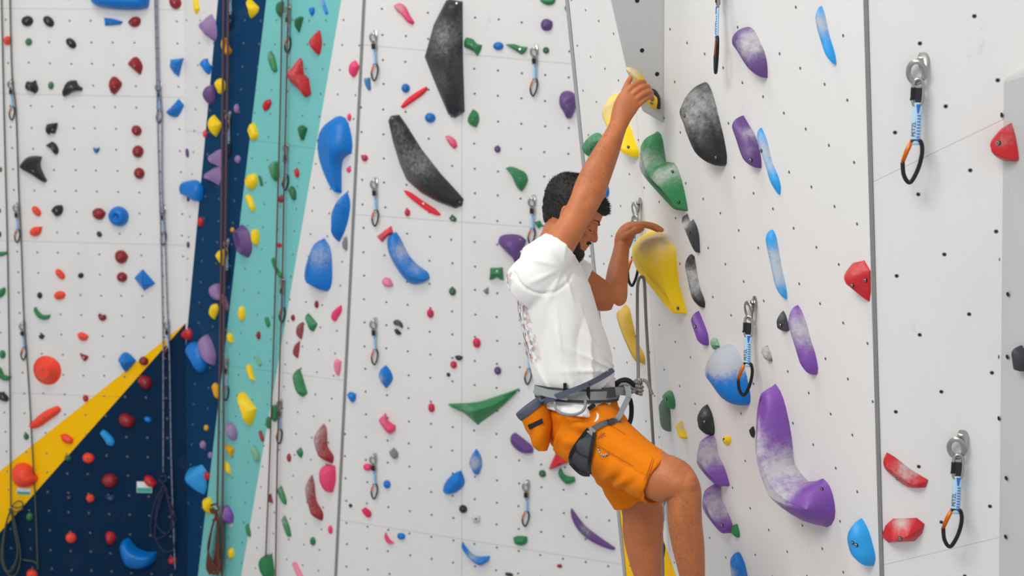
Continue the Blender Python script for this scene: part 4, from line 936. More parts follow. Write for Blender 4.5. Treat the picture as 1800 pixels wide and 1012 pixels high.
H('purple crescent hold, lower of two right of the knee', 'A', 'violet', 12, [(447, 640), (460, 590), (495, 540), (530, 550), (540, 620), (570, 680), (590, 760), (588, 803), (550, 795), (500, 750), (460, 700)], 7, crest=[(490, 580, .7), (490, 650, 1), (530, 720, 1), (575, 785, .5)], chalk=[(515, 650, 75, .9)], bolt=[(542, 757)])
H('small green hold at the tip of the lower purple crescent', 'A', 'green', 12, [(590, 780), (600, 755), (622, 750), (635, 800), (628, 820), (600, 805)], 4, bolt=None)
H('tiny yellow block hold left of the big purple boot', 'A', 'yellow', 12, [(545, 310), (588, 303), (592, 325), (575, 353), (550, 345)], 3, p=1.4, bolt=[(552, 325)])
H('biggest purple boot shaped hold with a chalk white inside', 'A', 'violet', 12, [(703, 290), (715, 200), (750, 80), (770, 50), (800, 90), (830, 170), (860, 320), (910, 450), (985, 552), (1055, 518), (1090, 560), (1107, 640), (1095, 730), (1040, 778), (960, 740), (880, 690), (820, 640), (790, 590), (760, 520), (710, 400)], 12,
  crest=[(770, 120, .35), (775, 250, .8), (800, 420, 1), (870, 580, 1), (960, 640, .95), (1050, 660, .7)], p=1.45, chalk=[(745, 260, 45, 1.3), (760, 350, 60, 1.5), (800, 470, 70, 1.6), (870, 580, 65, 1.4), (930, 600, 40, .9)], bolt=[(1045, 573)], sharp=30)
H('tiny black hold at the left side of the big purple boot', 'A', 'black', 12, [(680, 272), (702, 255), (712, 285), (702, 315)], 2.5, bolt=None)
H('blue and clear hold cut by the bottom edge right of the shin', 'A', 'blue', 12, [(600, 910), (615, 893), (635, 905), (668, 1012), (660, 1040), (600, 1040)], 4, chalk=[(612, 985, 40, .9)], bolt=None)
H('blue oval hold low on the right wall beside the panel joint', 'A', 'skyblue', 14, [(150, 910), (160, 870), (183, 845), (205, 870), (222, 920), (226, 960), (215, 985), (185, 965), (160, 940)], 5, bolt=[(162, 915), (173, 922)])
H('red angular hold at the panel joint in the middle of the right wall', 'A', 'red', 14, [(128, 125), (150, 105), (195, 95), (216, 125), (216, 185), (205, 217), (180, 195), (145, 180)], 6, p=1.2, corner=True, bias=(-.15, .1), lump=.05, chalk=.25, bolt=[(161, 168), (199, 153)])
H('red curved hold on the near right wall, upper of two', 'B', 'red', 14, [(250, 680), (262, 653), (285, 665), (330, 700), (383, 735), (375, 758), (320, 760), (285, 735), (255, 705)], 6, p=1.3, chalk=[(320, 705, 35, .7)], bolt=[(294, 730)])
H('red block hold on the near right wall, lower of two', 'B', 'red', 14, [(242, 905), (255, 870), (280, 845), (350, 842), (373, 860), (365, 890), (340, 918), (300, 923), (260, 925)], 6.5, p=1.2, corner=True, chalk=[(300, 855, 25, .8)], lump=.06, bolt=[(300, 903)])
# grey slab volume at the right picture edge
ft, fb = PB.at(1760, 137), PB.at(1751, 1080)
ft2, fb2 = PB.at(1960, 60), PB.at(1960, 1080)
mt, mbm = PB.at(1900, 96, .16), PB.at(1895, 1080, .16)
volume('slab_volume', 'tall grey slab volume at the right picture edge', [(0, 1, 3, 2), (2, 3, 5, 4), (0, 2, 4), (1, 5, 3), (0, 4, 5, 1)],
       [ft - PB.n * .002, fb - PB.n * .002, mt, mbm, ft2 - PB.n * .002, fb2 - PB.n * .002], GREYV, bev=0.012)
PL['C'] = plane_from(ft, fb, mt)
mbv = MB()
for (u, v) in ((1761, 202), (1755, 455), (1772, 517), (1754, 626), (1771, 627), (1769, 840), (1768, 943), (1756, 735)):
    q = PL['C'].px2(u, v)
    mbv.add([PL['C'].from2(q + np.array([x, y]) * 0.006, 0.0008) for x, y in c8], [tuple(range(10))])
tag(link('bolt_holes', mbv.mesh('bolt_holes', HOLE_SHADE), bpy.data.objects['slab_volume']), kind='stuff')
H('red pocketed hold on the edge of the grey slab at the right', 'C', 'red', 17, [(188, 690), (195, 630), (270, 570), (345, 535), (385, 640), (405, 760), (408, 830), (370, 850), (260, 852), (200, 800), (187, 750)], 6, p=1.25, corner=True, lump=.05, chalk=[(320, 570, 60, .6), (290, 680, 40, .5)], bolt=[(250, 695)])
H('dark grey smooth hold on the grey slab at the right edge', 'C', 'charcoal', 14, [(630, 385), (635, 350), (650, 342), (670, 380), (660, 418), (640, 415)], 5, bolt=None)
# small printed cards fixed to the navy and yellow fields
def card(label, pts, fr):
    pl = PL['L1']
    q = [pl.px2(*conv(fr, x)) for x in pts]
    c = sum(q) / 4
    mb = MB()
    n4 = [np.append(x - c, 0.004) for x in q]; b4 = [np.append(x - c, -0.001) for x in q]
    mb.add(n4 + b4, [(3, 2, 1, 0), (0, 1, 5, 4), (1, 2, 6, 5), (2, 3, 7, 6), (3, 0, 4, 7)], 0)
    lo = [n4[3], n4[2], n4[2] * .55 + n4[1] * .45, n4[3] * .55 + n4[0] * .45]
    e = np.array([0, 0, .0006])
    o = link('info_card', mb.mesh('info_card', plain('white_card', (228, 230, 226), 0.5), smooth=False)); o.matrix_world = pl.matrix(c)
    link('print_band', MB().add([x * np.array([.94, .94, 1]) + e for x in lo], [(0, 1, 2, 3)]).mesh('print_band', plain('teal_print', (60, 168, 150), 0.5), smooth=False), o)
    return tag(o, label, 'info card', 'cards on the left wall')
card('small white and teal card behind a dark red hold on navy', [(692, 534), (770, 536), (768, 592), (692, 590)], 3)
card('small pale teal card under the big orange dome on yellow', [(85, 566), (157, 568), (155, 602), (86, 598)], 3)

# ------------------------------------------------------------------ quickdraws
SLING = plain('pale_blue_webbing', (176, 206, 226), 0.75, vary=0.1, scale=200)
SLINGB = plain('blue_stitching', (24, 104, 190), 0.7)
ORANGE_M = plain('orange_anodised_gate', (214, 110, 26), 0.35, 0.5)
RUBBER = plain('black_rubber', (28, 28, 30), 0.7)

def quickdraw_meshes():
    """Local frame: x right along the wall, y out of the wall is -y, z up; bolt at the origin."""
    R = {}
    # hanger: bent steel plate with bolt end and a ring eye standing off the wall
    mb = MB()
    ring = [np.array([-0.006 + 0.019 * math.cos(a), -0.016 - 0.006 * math.sin(a), -0.026 + 0.025 * math.sin(a)]) for a in np.linspace(0, 2 * math.pi, 25)[:-1]]
    mb.tube(ring, 0.0062, 8, True, flat=0.0022, up=(0, -1, 0.2))
    mb.tube([(0.004, -0.002, 0.020), (0.006, -0.003, 0.004), (0.010, -0.010, -0.018), (0.012, -0.014, -0.034)], [0.010, 0.014, 0.010, 0.006], 10, flat=0.0018, up=(0, -1, 0.1))
    R['hanger'] = mb.mesh('hanger', STEEL, sharp=50)
    mb = MB(); rx = [[1, 0, 0], [0, 0, -1], [0, 1, 0]]
    mb.lathe([(0.011, 0.0), (0.011, 0.004), (0.0085, 0.005), (0.0085, 0.010), (0.006, 0.012)], 6, 0, rx)
    R['bolt'] = mb.mesh('bolt', STEEL, smooth=False)
    # quick link
    mb = MB()
    link_pts = spline([(0, -.018, -.042), (.0105, -.018, -.052), (.0105, -.018, -.096), (0, -.018, -.108), (-.0105, -.018, -.096), (-.0105, -.018, -.052)], 5, True)
    mb.tube(link_pts, 0.0042, 8, True)
    R['quick_link'] = mb.mesh('quick_link', STEEL)
    mb = MB()
    mb.tube([(-.0105, -.018, -.062), (-.0105, -.018, -.090)], 0.0066, 6)
    mb.tube([(-.0175, -.020, -.090), (-.006, -.020, -.090)], 0.0028, 6)
    R['screw_sleeve'] = mb.mesh('screw_sleeve', DARKSTEEL, sharp=40)
    mb = MB(); mb.box((.001, -.017, -.080), (.013, .010, .034))
    R['rubber_keeper'] = mb.mesh('rubber_keeper', RUBBER, smooth=False)
    # sling
    mb = MB()
    zs = np.linspace(-.098, -.198, 14)
    mb.tube([(0.0005 * math.sin(i), -.018, z) for i, z in enumerate(zs)], [0.0095] + [0.0120] * 3 + [0.0112] * 7 + [0.0120] * 2 + [0.010], 12, flat=0.0045, up=(0, -1, 0))
    R['sling'] = mb.mesh('sling', SLING)
    mb = MB()
    mb.tube([(.003, -.0228, -.101), (.003, -.0234, -.122)], [0.005, 0.0018], 8, flat=0.0012, up=(0, -1, 0))
    for i in range(9):
        mb.box((.0055, -.0226, -.128 - i * .0072), (.0075, .0016, .0026))
    R['bar_tack'] = mb.mesh('bar_tack', SLINGB, smooth=False)
    # carabiner
    mb = MB()
    body = spline([(-.010, -.018, -.190), (-.002, -.018, -.186), (.012, -.018, -.190), (.0165, -.018, -.215), (.010, -.018, -.252), (-.004, -.018, -.284), (-.014, -.018, -.286), (-.024, -.018, -.268), (-.0275, -.018, -.240)], 5)
    mb.tube(body, 0.0052, 8)
    R['carabiner'] = mb.mesh('carabiner', DARKSTEEL)
    mb = MB()
    mb.tube([(-.0275, -.018, -.240), (-.019, -.018, -.213), (-.009, -.018, -.190)], [0.0046, .0058, .0046], 8, flat=0.0046, up=(0, -1, 0))
    R['gate'] = mb.mesh('gate', ORANGE_M)
    return R
QD = quickdraw_meshes()
def text_mesh(body, name, size, mat):
    cu = bpy.data.curves.new(name, 'FONT'); cu.body = body; cu.size = size; cu.align_x = 'CENTER'; cu.align_y = 'CENTER'; cu.extrude = 0.0002
    to = bpy.data.objects.new(name, cu); COL.objects.link(to)
    bpy.context.view_layer.update()
    me = bpy.data.meshes.new_from_object(to.evaluated_get(bpy.context.evaluated_depsgraph_get()))
    bpy.data.objects.remove(to, do_unlink=True)
    me.materials.clear(); me.materials.append(mat); me.name = name
    return me
BRAND = text_mesh('PETZL', 'lettering', 0.013, plain('black_print', (26, 28, 34), 0.6))
def quickdraw(label, wall, u, v, yaw=0.0, text=False, tilt=0.0, scale=1.0, group='quickdraws'):
    pl = PL[wall]
    pt = pl.at(u, v)
    face = math.degrees(math.atan2(pl.n[0], -pl.n[1]))        # wall heading
    rz = math.radians(face + yaw)
    e = empty('quickdraw', mat=Matrix.Translation(pt) @ Matrix.Rotation(math.radians(face), 4, 'Z') @ Matrix.Scale(scale, 4))
    tag(e, label, 'quickdraw', group)
    R0 = Matrix.Identity(4)
    piv = Matrix.Translation((0, -.018, -.04))
    R1 = piv @ Matrix.Rotation(math.radians(yaw), 4, 'Z') @ Matrix.Rotation(math.radians(tilt), 4, 'Y') @ piv.inverted()
    link('hanger', QD['hanger'], e, R0); link('bolt', QD['bolt'], e, R0)
    ql = link('quick_link', QD['quick_link'], e, R1)
    link('screw_sleeve', QD['screw_sleeve'], ql, R0)
    sl = link('sling', QD['sling'], e, R1)
    link('rubber_keeper', QD['rubber_keeper'], sl, R0)
    link('bar_tack', QD['bar_tack'], sl, R0)
    if text:
        M = Matrix.Translation((-.0052, -.0232, -.160)) @ Matrix.Rotation(math.radians(90), 4, 'X') @ Matrix.Rotation(math.radians(90), 4, 'Z')
        link('lettering', BRAND, sl, M)
    cb = link('carabiner', QD['carabiner'], e, R1)
    link('gate', QD['gate'], cb, R0)
    return e
G1, G2, G3, G4 = 'quickdraws along the green rope', 'quickdraws along the blue grey rope', 'quickdraws on the corner wall', 'quickdraws on the back wall'
for w, u, v in (('highest', 20.5, 143), ('middle', 30, 360), ('lowest', 41, 568)):
    quickdraw(f'quickdraw clipped to the green rope at far left, {w} of three', 'L1', u, v, 0, group=G1, scale=.93)
for w, u, v in (('highest', 280, 148), ('middle', 287.5, 364), ('lowest', 295, 566)):
    quickdraw(f'quickdraw clipped to the blue grey rope, {w} of three', 'L1', u, v, 0, group=G2, scale=.93)
for w, u, v in (('highest, cut by the top edge', 407, -28), ('second from the top', 404, 200), ('third, half behind a yellow wedge hold', 401, 424), ('lowest', 400, 632)):
    quickdraw(f'quickdraw on the blue strip, {w}', 'L2', u, v, 18, group=G3)
for w, u, v in (('highest', 509, 13), ('second', 505, 256), ('third', 499, 491), ('lowest', 494, 706)):
    quickdraw(f'quickdraw on the teal side ropes, {w} of four', 'L2', u, v, 18, group=G3)
for w, u, v in (('highest', 658.5, 59), ('second', 659.5, 317), ('third', 658.5, 563), ('lowest', 658, 801)):
    quickdraw(f'quickdraw in the left column of the back wall, {w} of four', 'W3', u, v, 0, tilt=-2, group=G4, scale=.98)
for w, u, v in (('highest', 941, 84), ('second, beside the head of the climber', 937, 348), ('third, half hidden by the climber back', 931, 596), ('lowest', 926.5, 848)):
    quickdraw(f'quickdraw in right column of the back wall, {w}', 'W3', u, v, 0, group=G4, scale=.98)
quickdraw('quickdraw cut off by the top edge, hanging edge on', 'A', 1273, -52, -22, text=True, scale=.98)
quickdraw('quickdraw above the yellow teardrop sloper with the climbing rope clipped', 'A', 1125, 357, 30, scale=.98)
quickdraw('quickdraw hanging beside the large white and blue hold', 'A', 1326, 531, 40, text=True, scale=.98)
quickdraw('quickdraw seen between the two shins of the climber', 'A', 1170, 872, 30, text=True, scale=.92)
quickdraw('quickdraw on the near right wall, upper of two', 'B', 1619, 107, 8, text=True)
quickdraw('quickdraw on the near right wall, lower of two', 'B', 1689, 768, 8, text=True)

# ------------------------------------------------------------------ ropes
def rope_material(name, c0, c1, freq=160.0, diag=1.0, thr=0.5):
    m, nt, bs, L = nodes_of(name)
    al = N(nt, 'ShaderNodeAttribute', attribute_name='along'); ar = N(nt, 'ShaderNodeAttribute', attribute_name='around')
    ph = mathn(nt, 'ADD', mathn(nt, 'MULTIPLY', al.outputs['Fac'], freq), mathn(nt, 'MULTIPLY', ar.outputs['Fac'], diag))
    fr = mathn(nt, 'FRACT', ph)
    st = mathn(nt, 'GREATER_THAN', fr, thr)
    L(mixc(nt, st, lin(c0), lin(c1)), bs.inputs['Base Color'])
    bs.inputs['Roughness'].default_value = 0.8
    bump(nt, fr, 0.4, 0.0015, bs)
    return m
R_GREEN = rope_material('green_grey_rope', (84, 92, 76), (66, 72, 60))
R_BLUE = rope_material('blue_grey_rope', (128, 134, 152), (60, 66, 86), 14.0, 0, .9)
R_NAVYR = rope_material('dark_blue_rope', (46, 54, 86), (32, 38, 62))
R_BROWN = rope_material('brown_rope', (112, 74, 70), (84, 54, 52))
R_RUST = rope_material('rust_brown_rope', (112, 60, 38), (84, 44, 28))
R_GREY = rope_material('grey_flecked_rope', (164, 160, 154), (64, 62, 62), 260.0, 1.0, .5)
def on(wall, pts, off=0.03):
    return [PL[wall].at(q[0], q[1], q[2] if len(q) > 2 else off) for q in pts]
def rope(label, strands, mats, r=0.005, cat='rope', parts=None, group=None):
    """strands: list of (world points, part name, material)."""
    e = empty('climbing_rope', strands[0][0][0])
    tag(e, label, cat, group)
    for pts, nm, mt in strands:
        o = link(nm, MB().tube(spline(pts, 6), r, 8).mesh(nm, mt), e)
        o.matrix_parent_inverse = Matrix.Translation(-Vector(e.location))
    return e
def px_loop(wall, c, w, h, off=0.03, turn=1.0, wob=0.0):
    """A long hanging loop starting and ending at c (pixels)."""
    u, v = c
    return on(wall, [(u, v), (u - w * .35, v + h * .3), (u - w * .55, v + h * .75), (u - w * .25 + wob, v + h), (u + w * .2 + wob, v + h * .97), (u + w * .5, v + h * .7), (u + w * .25, v + h * .3), (u + 1, v)], off)
rope('green grey rope in two strands at far left ending in a hanging coil', [
    (on('L1', [(2, -25), (8, 240), (13, 430), (17, 665), (18.5, 800), (19, 890)]), 'strand', R_GREEN),
    (on('L1', [(17, -25), (21, 130), (28, 195), (33, 340), (37, 420), (42, 560), (47, 625), (52, 700), (58, 810), (62, 880), (66, 985), (65, 1000)]), 'strand', R_GREEN),
    (on('L1', [(19, 888), (28, 892), (38, 890), (40, 884), (33, 880), (24, 886), (20, 896), (30, 899), (41, 893)], .04), 'knot', R_GREEN),
    (px_loop('L1', (19, 892), 24, 112, .035), 'coil', R_GREEN), (px_loop('L1', (20, 894), 32, 116, .045, wob=3), 'coil', R_GREEN), (px_loop('L1', (18, 896), 26, 106, .055, wob=-2), 'coil', R_GREEN),
    (on('L1', [(40, 983), (48, 985), (58, 986), (64, 990)]), 'tail', R_GREEN)], None, .0052)
rope('blue grey rope in two strands ending in a dark blue hanging coil', [
    (on('L1', [(271.5, -25), (275, 120), (279, 290), (283, 420), (286, 560), (287, 640), (287, 830)]), 'strand', R_BLUE),
    (on('L1', [(275, -25), (279, 130), (284, 205), (285, 330), (290, 420), (294, 540), (298, 630), (301, 800), (305, 930), (308, 1000)]), 'strand', R_BLUE),
    (on('L1', [(280, 838), (290, 836), (292, 844), (283, 848), (280, 842), (288, 852), (292, 858)], .045), 'knot', R_NAVYR),
    (px_loop('L1', (288, 852), 42, 92, .035, wob=-8), 'coil', R_NAVYR), (px_loop('L1', (288, 852), 26, 84, .045, wob=5), 'coil', R_NAVYR), (px_loop('L1', (291, 856), 34, 112, .05, wob=6), 'coil', R_NAVYR)], None, .0052)
cb_ = [(on('L2', [(374, 892), (379, 905), (372, 930), (366, 970), (364 + i * 3.4, 1000 + (i * 7) % 13), (374 + i * 2, 1000 - (i * 5) % 11), (380 + i * .6, 960), (382 + (i % 3), 915), (378, 895)], .04 + i * .008), 'coil', R_RUST) for i in range(7)]
rope('brown rope in two strands on the blue strip with a thick hanging coil', [
    (on('L2', [(393.5, -25), (391.5, 170), (390, 330), (388.5, 480), (386, 660), (384, 780), (382, 890)], .05), 'strand', R_BROWN),
    (on('L2', [(401, -25), (400, 120), (398, 260), (396, 420), (394, 520), (393, 640), (393, 760), (391, 900), (390, 1030)], .05), 'strand', R_BROWN),
    (on('L2', [(371, 888), (380, 886), (384, 895), (374, 902), (370, 894), (380, 906), (385, 912), (374, 914)], .09), 'knot', R_RUST)] + cb_, None, .0075)
rope('thin brown rope in two long strands along the teal strip', [
    (on('L2', [(496.5, -25), (493, 170), (488.5, 340), (484, 500), (479, 665), (473, 830), (465, 1035)], .04), 'strand', R_BROWN),
    (on('L2', [(507, -25), (503, 170), (499, 340), (496, 500), (491, 665), (487, 830), (484, 1035)], .04), 'strand', R_BROWN)], None, .0055)

# ------------------------------------------------------------------ the climber
def skin_material():
    m, nt, bs, L = nodes_of('tanned_skin')
    c = lin((186, 108, 60))
    f = noise(nt, 22.0, 4)
    col = mixc(nt, f, tuple(x * .74 for x in c), tuple(min(1, x * 1.2) for x in c))
    hair = ramp(nt, .56, .74); 
    tc = nt.nodes.new('ShaderNodeTexCoord')
    mp = nt.nodes.new('ShaderNodeMapping'); mp.inputs['Scale'].default_value = (1.0, 1.0, .28); L(tc.outputs['Object'], mp.inputs['Vector'])
    L(noise(nt, 800.0, 2, .5, mp.outputs[0]), hair.inputs[0])
    at = N(nt, 'ShaderNodeAttribute', attribute_name='hairy')
    col = mixc(nt, mathn(nt, 'MULTIPLY', hair.outputs[0], at.outputs['Fac'], True), col, lin((62, 38, 26)))
    L(col, bs.inputs['Base Color'])
    bs.inputs['Roughness'].default_value = 0.5
    bs.inputs['Subsurface Weight'].default_value = 0.12
    bs.inputs['Subsurface Radius'].default_value = (1.0, .45, .25)
    bs.inputs['Subsurface Scale'].default_value = 0.004
    bump(nt, noise(nt, 240, 5, .65), .45, .0014, bs)
    return m
SKIN = skin_material()
HAIR = plain('near_black_hair', (18, 15, 14), 0.7, vary=.35, scale=120)
BEARD = plain('dark_beard', (30, 22, 18), 0.7, vary=.3, scale=160)
def cloth(name, rgb, vary=.05, rough=.85, weave=900, bumpd=.0006):
    m, nt, bs, L = nodes_of(name)
    c = lin(rgb)
    L(mixc(nt, noise(nt, 9.0, 3), tuple(x * (1 - vary) for x in c), tuple(min(1, x * (1 + vary)) for x in c)), bs.inputs['Base Color'])
    bs.inputs['Roughness'].default_value = rough
    bs.inputs['Specular IOR Level'].default_value = .2
    bump(nt, noise(nt, weave, 2), .3, bumpd, bs)
    return m, nt, bs
ORANGE_C = cloth('orange_cotton', (222, 120, 4), .06)[0]
GREYWEB = plain('light_grey_webbing', (136, 139, 140), .8, vary=.1, scale=300)
DARKPAD = plain('charcoal_padding', (66, 68, 72), .9, vary=.15, scale=400)
BLACKWEB = plain('black_webbing', (20, 20, 23), .8)
BLUEWEB = plain('slate_blue_webbing', (74, 80, 96), .8, vary=.1, scale=300)

def shirt_material():
    m, nt, bs = cloth('white_cotton', (238, 236, 232), .02)
    L = nt.links.new
    at = N(nt, 'ShaderNodeAttribute', attribute_name='print')
    vo = nt.nodes.new('ShaderNodeTexVoronoi'); vo.inputs['Scale'].default_value = 80
    tc = nt.nodes.new('ShaderNodeTexCoord'); L(tc.outputs['Object'], vo.inputs['Vector'])
    r = nt.nodes.new('ShaderNodeValToRGB'); r.color_ramp.interpolation = 'CONSTANT'
    cols = [(0, (238, 236, 232)), (.28, (150, 182, 214)), (.45, (52, 46, 48)), (.62, (226, 140, 110)), (.78, (120, 60, 66)), (.9, (238, 236, 232))]
    while len(r.color_ramp.elements) < len(cols): r.color_ramp.elements.new(.5)
    for e, (p, c) in zip(r.color_ramp.elements, cols): e.position = p; e.color = (*lin(c), 1)
    sp = nt.nodes.new('ShaderNodeSeparateColor'); L(vo.outputs['Color'], sp.inputs[0]); L(sp.outputs[0], r.inputs[0])
    old = bs.inputs['Base Color'].links[0].from_socket
    L(mixc(nt, at.outputs['Fac'], old, r.outputs[0]), bs.inputs['Base Color'])
    return m
SHIRT = shirt_material()

def loft(mb, secs, n=26, sub=4, caps=True):
    """secs: (u, v, d, half width in picture px, half thickness in m) along a limb."""
    q = []
    for s in secs:
        c = P(s[0], s[1], s[2]); q.append([*c, s[3] * s[2] / FPX, s[4]])
    q = spline(q, sub) if sub > 1 else np.array(q)
    t = np.gradient(q[:, :3], axis=0); t /= np.linalg.norm(t, axis=1)[:, None] + 1e-12
    vs = []
    for i in range(len(q)):
        c = q[i, :3]; w = c - CAM; w /= np.linalg.norm(w)
        s = np.cross(t[i], w); s /= np.linalg.norm(s) + 1e-9
        b = np.cross(s, t[i])
        for k in range(n):
            th = 2 * math.pi * k / n
            vs.append(c + s * math.cos(th) * q[i, 3] + b * math.sin(th) * q[i, 4])
    fs = [(i * n + k, i * n + (k + 1) % n, (i + 1) * n + (k + 1) % n, (i + 1) * n + k) for i in range(len(q) - 1) for k in range(n)]
    m = len(q)
    if caps: fs += [tuple(range(n))[::-1], tuple((m - 1) * n + k for k in range(n))]
    mb.add(vs, fs)
def chain(mb, pts, radii, n=12):
    mb.tube(spline([P(*p) for p in pts], 4), np.interp(np.linspace(0, 1, (len(pts) - 1) * 4 + 1), np.linspace(0, 1, len(pts)), radii), n)
    for p, r in ((pts[-1], radii[-1]), (pts[0], radii[0])): ball(mb, P(*p), (r, r, r))
def ball(mb, c, r, axes=None, n=14):
    A = np.eye(3) if axes is None else np.array(axes).T
    vs = []; fs = []
    m = n // 2
    for j in range(m + 1):
        ph = math.pi * j / m
        rr = max(math.sin(ph), 1e-3)
        for k in range(n):
            th = 2 * math.pi * k / n
            vs.append(np.asarray(c) + A @ (np.array([rr * math.cos(th), rr * math.sin(th), math.cos(ph)]) * np.asarray(r)))
    fs = [(j * n + k, j * n + (k + 1) % n, (j + 1) * n + (k + 1) % n, (j + 1) * n + k)[::-1] for j in range(m) for k in range(n)]
    fs += [tuple(range(n)), tuple(m * n + k for k in range(n))[::-1]]
    mb.add(vs, fs)
def fuse(mb, name, voxel, smooth=4, factor=.5):
    """Fuse overlapping closed shapes into one continuous skin."""
    me = bpy.data.meshes.new(name); me.from_pydata(mb.v, [], mb.f); me.update()
    bm = bmesh.new(); bm.from_mesh(me); bmesh.ops.recalc_face_normals(bm, faces=bm.faces); bm.to_mesh(me); bm.free()
    o = bpy.data.objects.new(name, me); COL.objects.link(o)
    r = o.modifiers.new('r', 'REMESH'); r.mode = 'VOXEL'; r.voxel_size = voxel; r.use_smooth_shade = True
    s = o.modifiers.new('s', 'SMOOTH'); s.factor = factor; s.iterations = smooth
    bpy.context.view_layer.update()
    out = bpy.data.meshes.new_from_object(o.evaluated_get(bpy.context.evaluated_depsgraph_get()))
    bpy.data.objects.remove(o, do_unlink=True)
    out.name = name
    out.polygons.foreach_set('use_smooth', [True] * len(out.polygons))
    return out
def get_co(me):
    a = np.empty(len(me.vertices) * 3); me.vertices.foreach_get('co', a); return a.reshape(-1, 3)
def get_no(me):
    a = np.empty(len(me.vertices) * 3); me.vertices.foreach_get('normal', a); return a.reshape(-1, 3)
def set_co(me, co):
    me.vertices.foreach_set('co', co.ravel()); me.update()
def set_attr(me, name, val):
    at = me.attributes.new(name, 'FLOAT', 'POINT'); at.data.foreach_set('value', np.asarray(val, float))
def proj(co):
    r = co - CAM; d = r @ C_F
    return 900 + FPX * (r @ C_R) / d, 506 - FPX * (r @ C_U) / d, d
def g2(u, v, cu, cv, r): return np.exp(-((u - cu) ** 2 + (v - cv) ** 2) / (r * r))

# ---- head (own frame: f forward, t up, s towards the camera; unit = picture px at its depth)
HD = 4.33; HU = HD / FPX
HO = P(1008, 388, HD)
TL = math.radians(28)
YW = math.radians(6)
h_f0 = C_R * math.cos(TL) - C_U * math.sin(TL)
h_t = C_R * math.sin(TL) + C_U * math.cos(TL)
h_s0 = -C_F
h_f = h_f0 * math.cos(YW) + h_s0 * math.sin(YW); h_s = h_s0 * math.cos(YW) - h_f0 * math.sin(YW)
def hp(f, t, s): return HO + (h_f * f + h_t * t + h_s * s) * HU
SL = np.array([(-66, 33, 8, 9), (-61, 39, 4, 16), (-54, 42, -4, 23), (-45, 43, -12, 29), (-36, 42, -26, 33), (-30, 43.5, -36, 35), (-24, 42.5, -42, 37), (-18, 43, -48, 39),
               (-8, 41.5, -54, 41), (2, 39, -58, 42), (9, 40, -61, 43.5), (14, 42.5, -62, 44), (22, 42.5, -64, 45), (33, 41, -65, 45), (47, 35, -62, 43), (57, 25, -56, 37), (64, 10, -47, 28), (68.5, -6, -34, 15), (70, -14, -26, 6)], float)
def head_rings(n=56, sub=3):
    S = spline(SL, sub); R = []
    for t, fr, bk, hw in S:
        c = (fr + bk) / 2; a = (fr - bk) / 2; ring = []
        for k in range(n):
            th = 2 * math.pi * k / n
            x = math.cos(th); y = math.sin(th)
            x = math.copysign(abs(x) ** .86, x); y = math.copysign(abs(y) ** .86, y)
            w = hw * (1 - .12 * max(0, math.cos(th)))
            ring.append((c + a * x, t, w * y))
        R.append(ring)
    return np.array(R)
HR = head_rings()
def ring_faces(m, n):
    return [(i * n + k, i * n + (k + 1) % n, (i + 1) * n + (k + 1) % n, (i + 1) * n + k) for i in range(m - 1) for k in range(n)] + [tuple(range(n))[::-1], tuple((m - 1) * n + k for k in range(n))]

bodymb = MB()
m_, n_ = HR.shape[:2]
bodymb.add([hp(*x) for x in HR.reshape(-1, 3)], ring_faces(m_, n_))
def hchain(pts, radii, n=12):
    bodymb.tube(spline([hp(*p) for p in pts], 4), np.interp(np.linspace(0, 1, (len(pts) - 1) * 4 + 1), np.linspace(0, 1, len(pts)), np.array(radii) * HU), n)
    ball(bodymb, hp(*pts[-1]), np.ones(3) * radii[-1] * HU)
hchain([(38, 12, 0), (43, 0, 0), (48, -9, 0), (48.5, -12, 0)], [4.0, 4.2, 5.2, 5.6])          # nose
for sg in (-1, 1):
    hchain([(42, -8, sg * 3), (43, -14, sg * 6)], [3, 4.0])                                    # nostril wing
    hchain([(40, 14, sg * 4), (38, 15.5, sg * 16), (30, 13, sg * 28)], [3.2, 4.2, 3])           # brow
    hchain([(33, -10, sg * 24), (24, -6, sg * 33)], [7, 6])                                    # cheekbone
    hchain([(33, 1, sg * 20), (30.5, 0, sg * 26)], [5.2, 4.6])                                  # eyelid
hchain([(42.5, -27.5, 0), (39, -28, 9)], [3.4, 2.4]); hchain([(42.5, -27.5, 0), (39, -28, -9)], [3.4, 2.4])   # upper lip
hchain([(41.5, -34, 0), (38, -34, 8)], [3.4, 2.4]); hchain([(41.5, -34, 0), (38, -34, -8)], [3.4, 2.4])       # lower lip
hchain([(40, -50, -4), (40, -50, 4)], [7, 7])                                                  # chin
for sg in (-1, 1):                                                                             # ear
    hchain([(-16, -10, sg * 44), (-19, 0, sg * 47), (-20, 10, sg * 47), (-14, 14, sg * 46), (-9, 8, sg * 44)], [4, 4, 4, 3.5, 3])
    ball(bodymb, hp(-15, 1, sg * 44), np.array([7, 12, 3.5]) * HU, (h_f, h_t, h_s))
# neck
loft(bodymb, [(1000, 384, 4.33, 34, .055), (987, 402, 4.325, 31, .056), (974, 424, 4.315, 27, .056), (962, 450, 4.305, 32, .07)])
# trunk (under the shirt)
loft(bodymb, [(960, 462, 4.305, 36, .11), (968, 490, 4.30, 50, .165), (980, 540, 4.30, 54, .155), (998, 610, 4.30, 54, .14), (1012, 680, 4.30, 54, .145), (1020, 730, 4.30, 60, .16), (1028, 765, 4.30, 56, .15)])
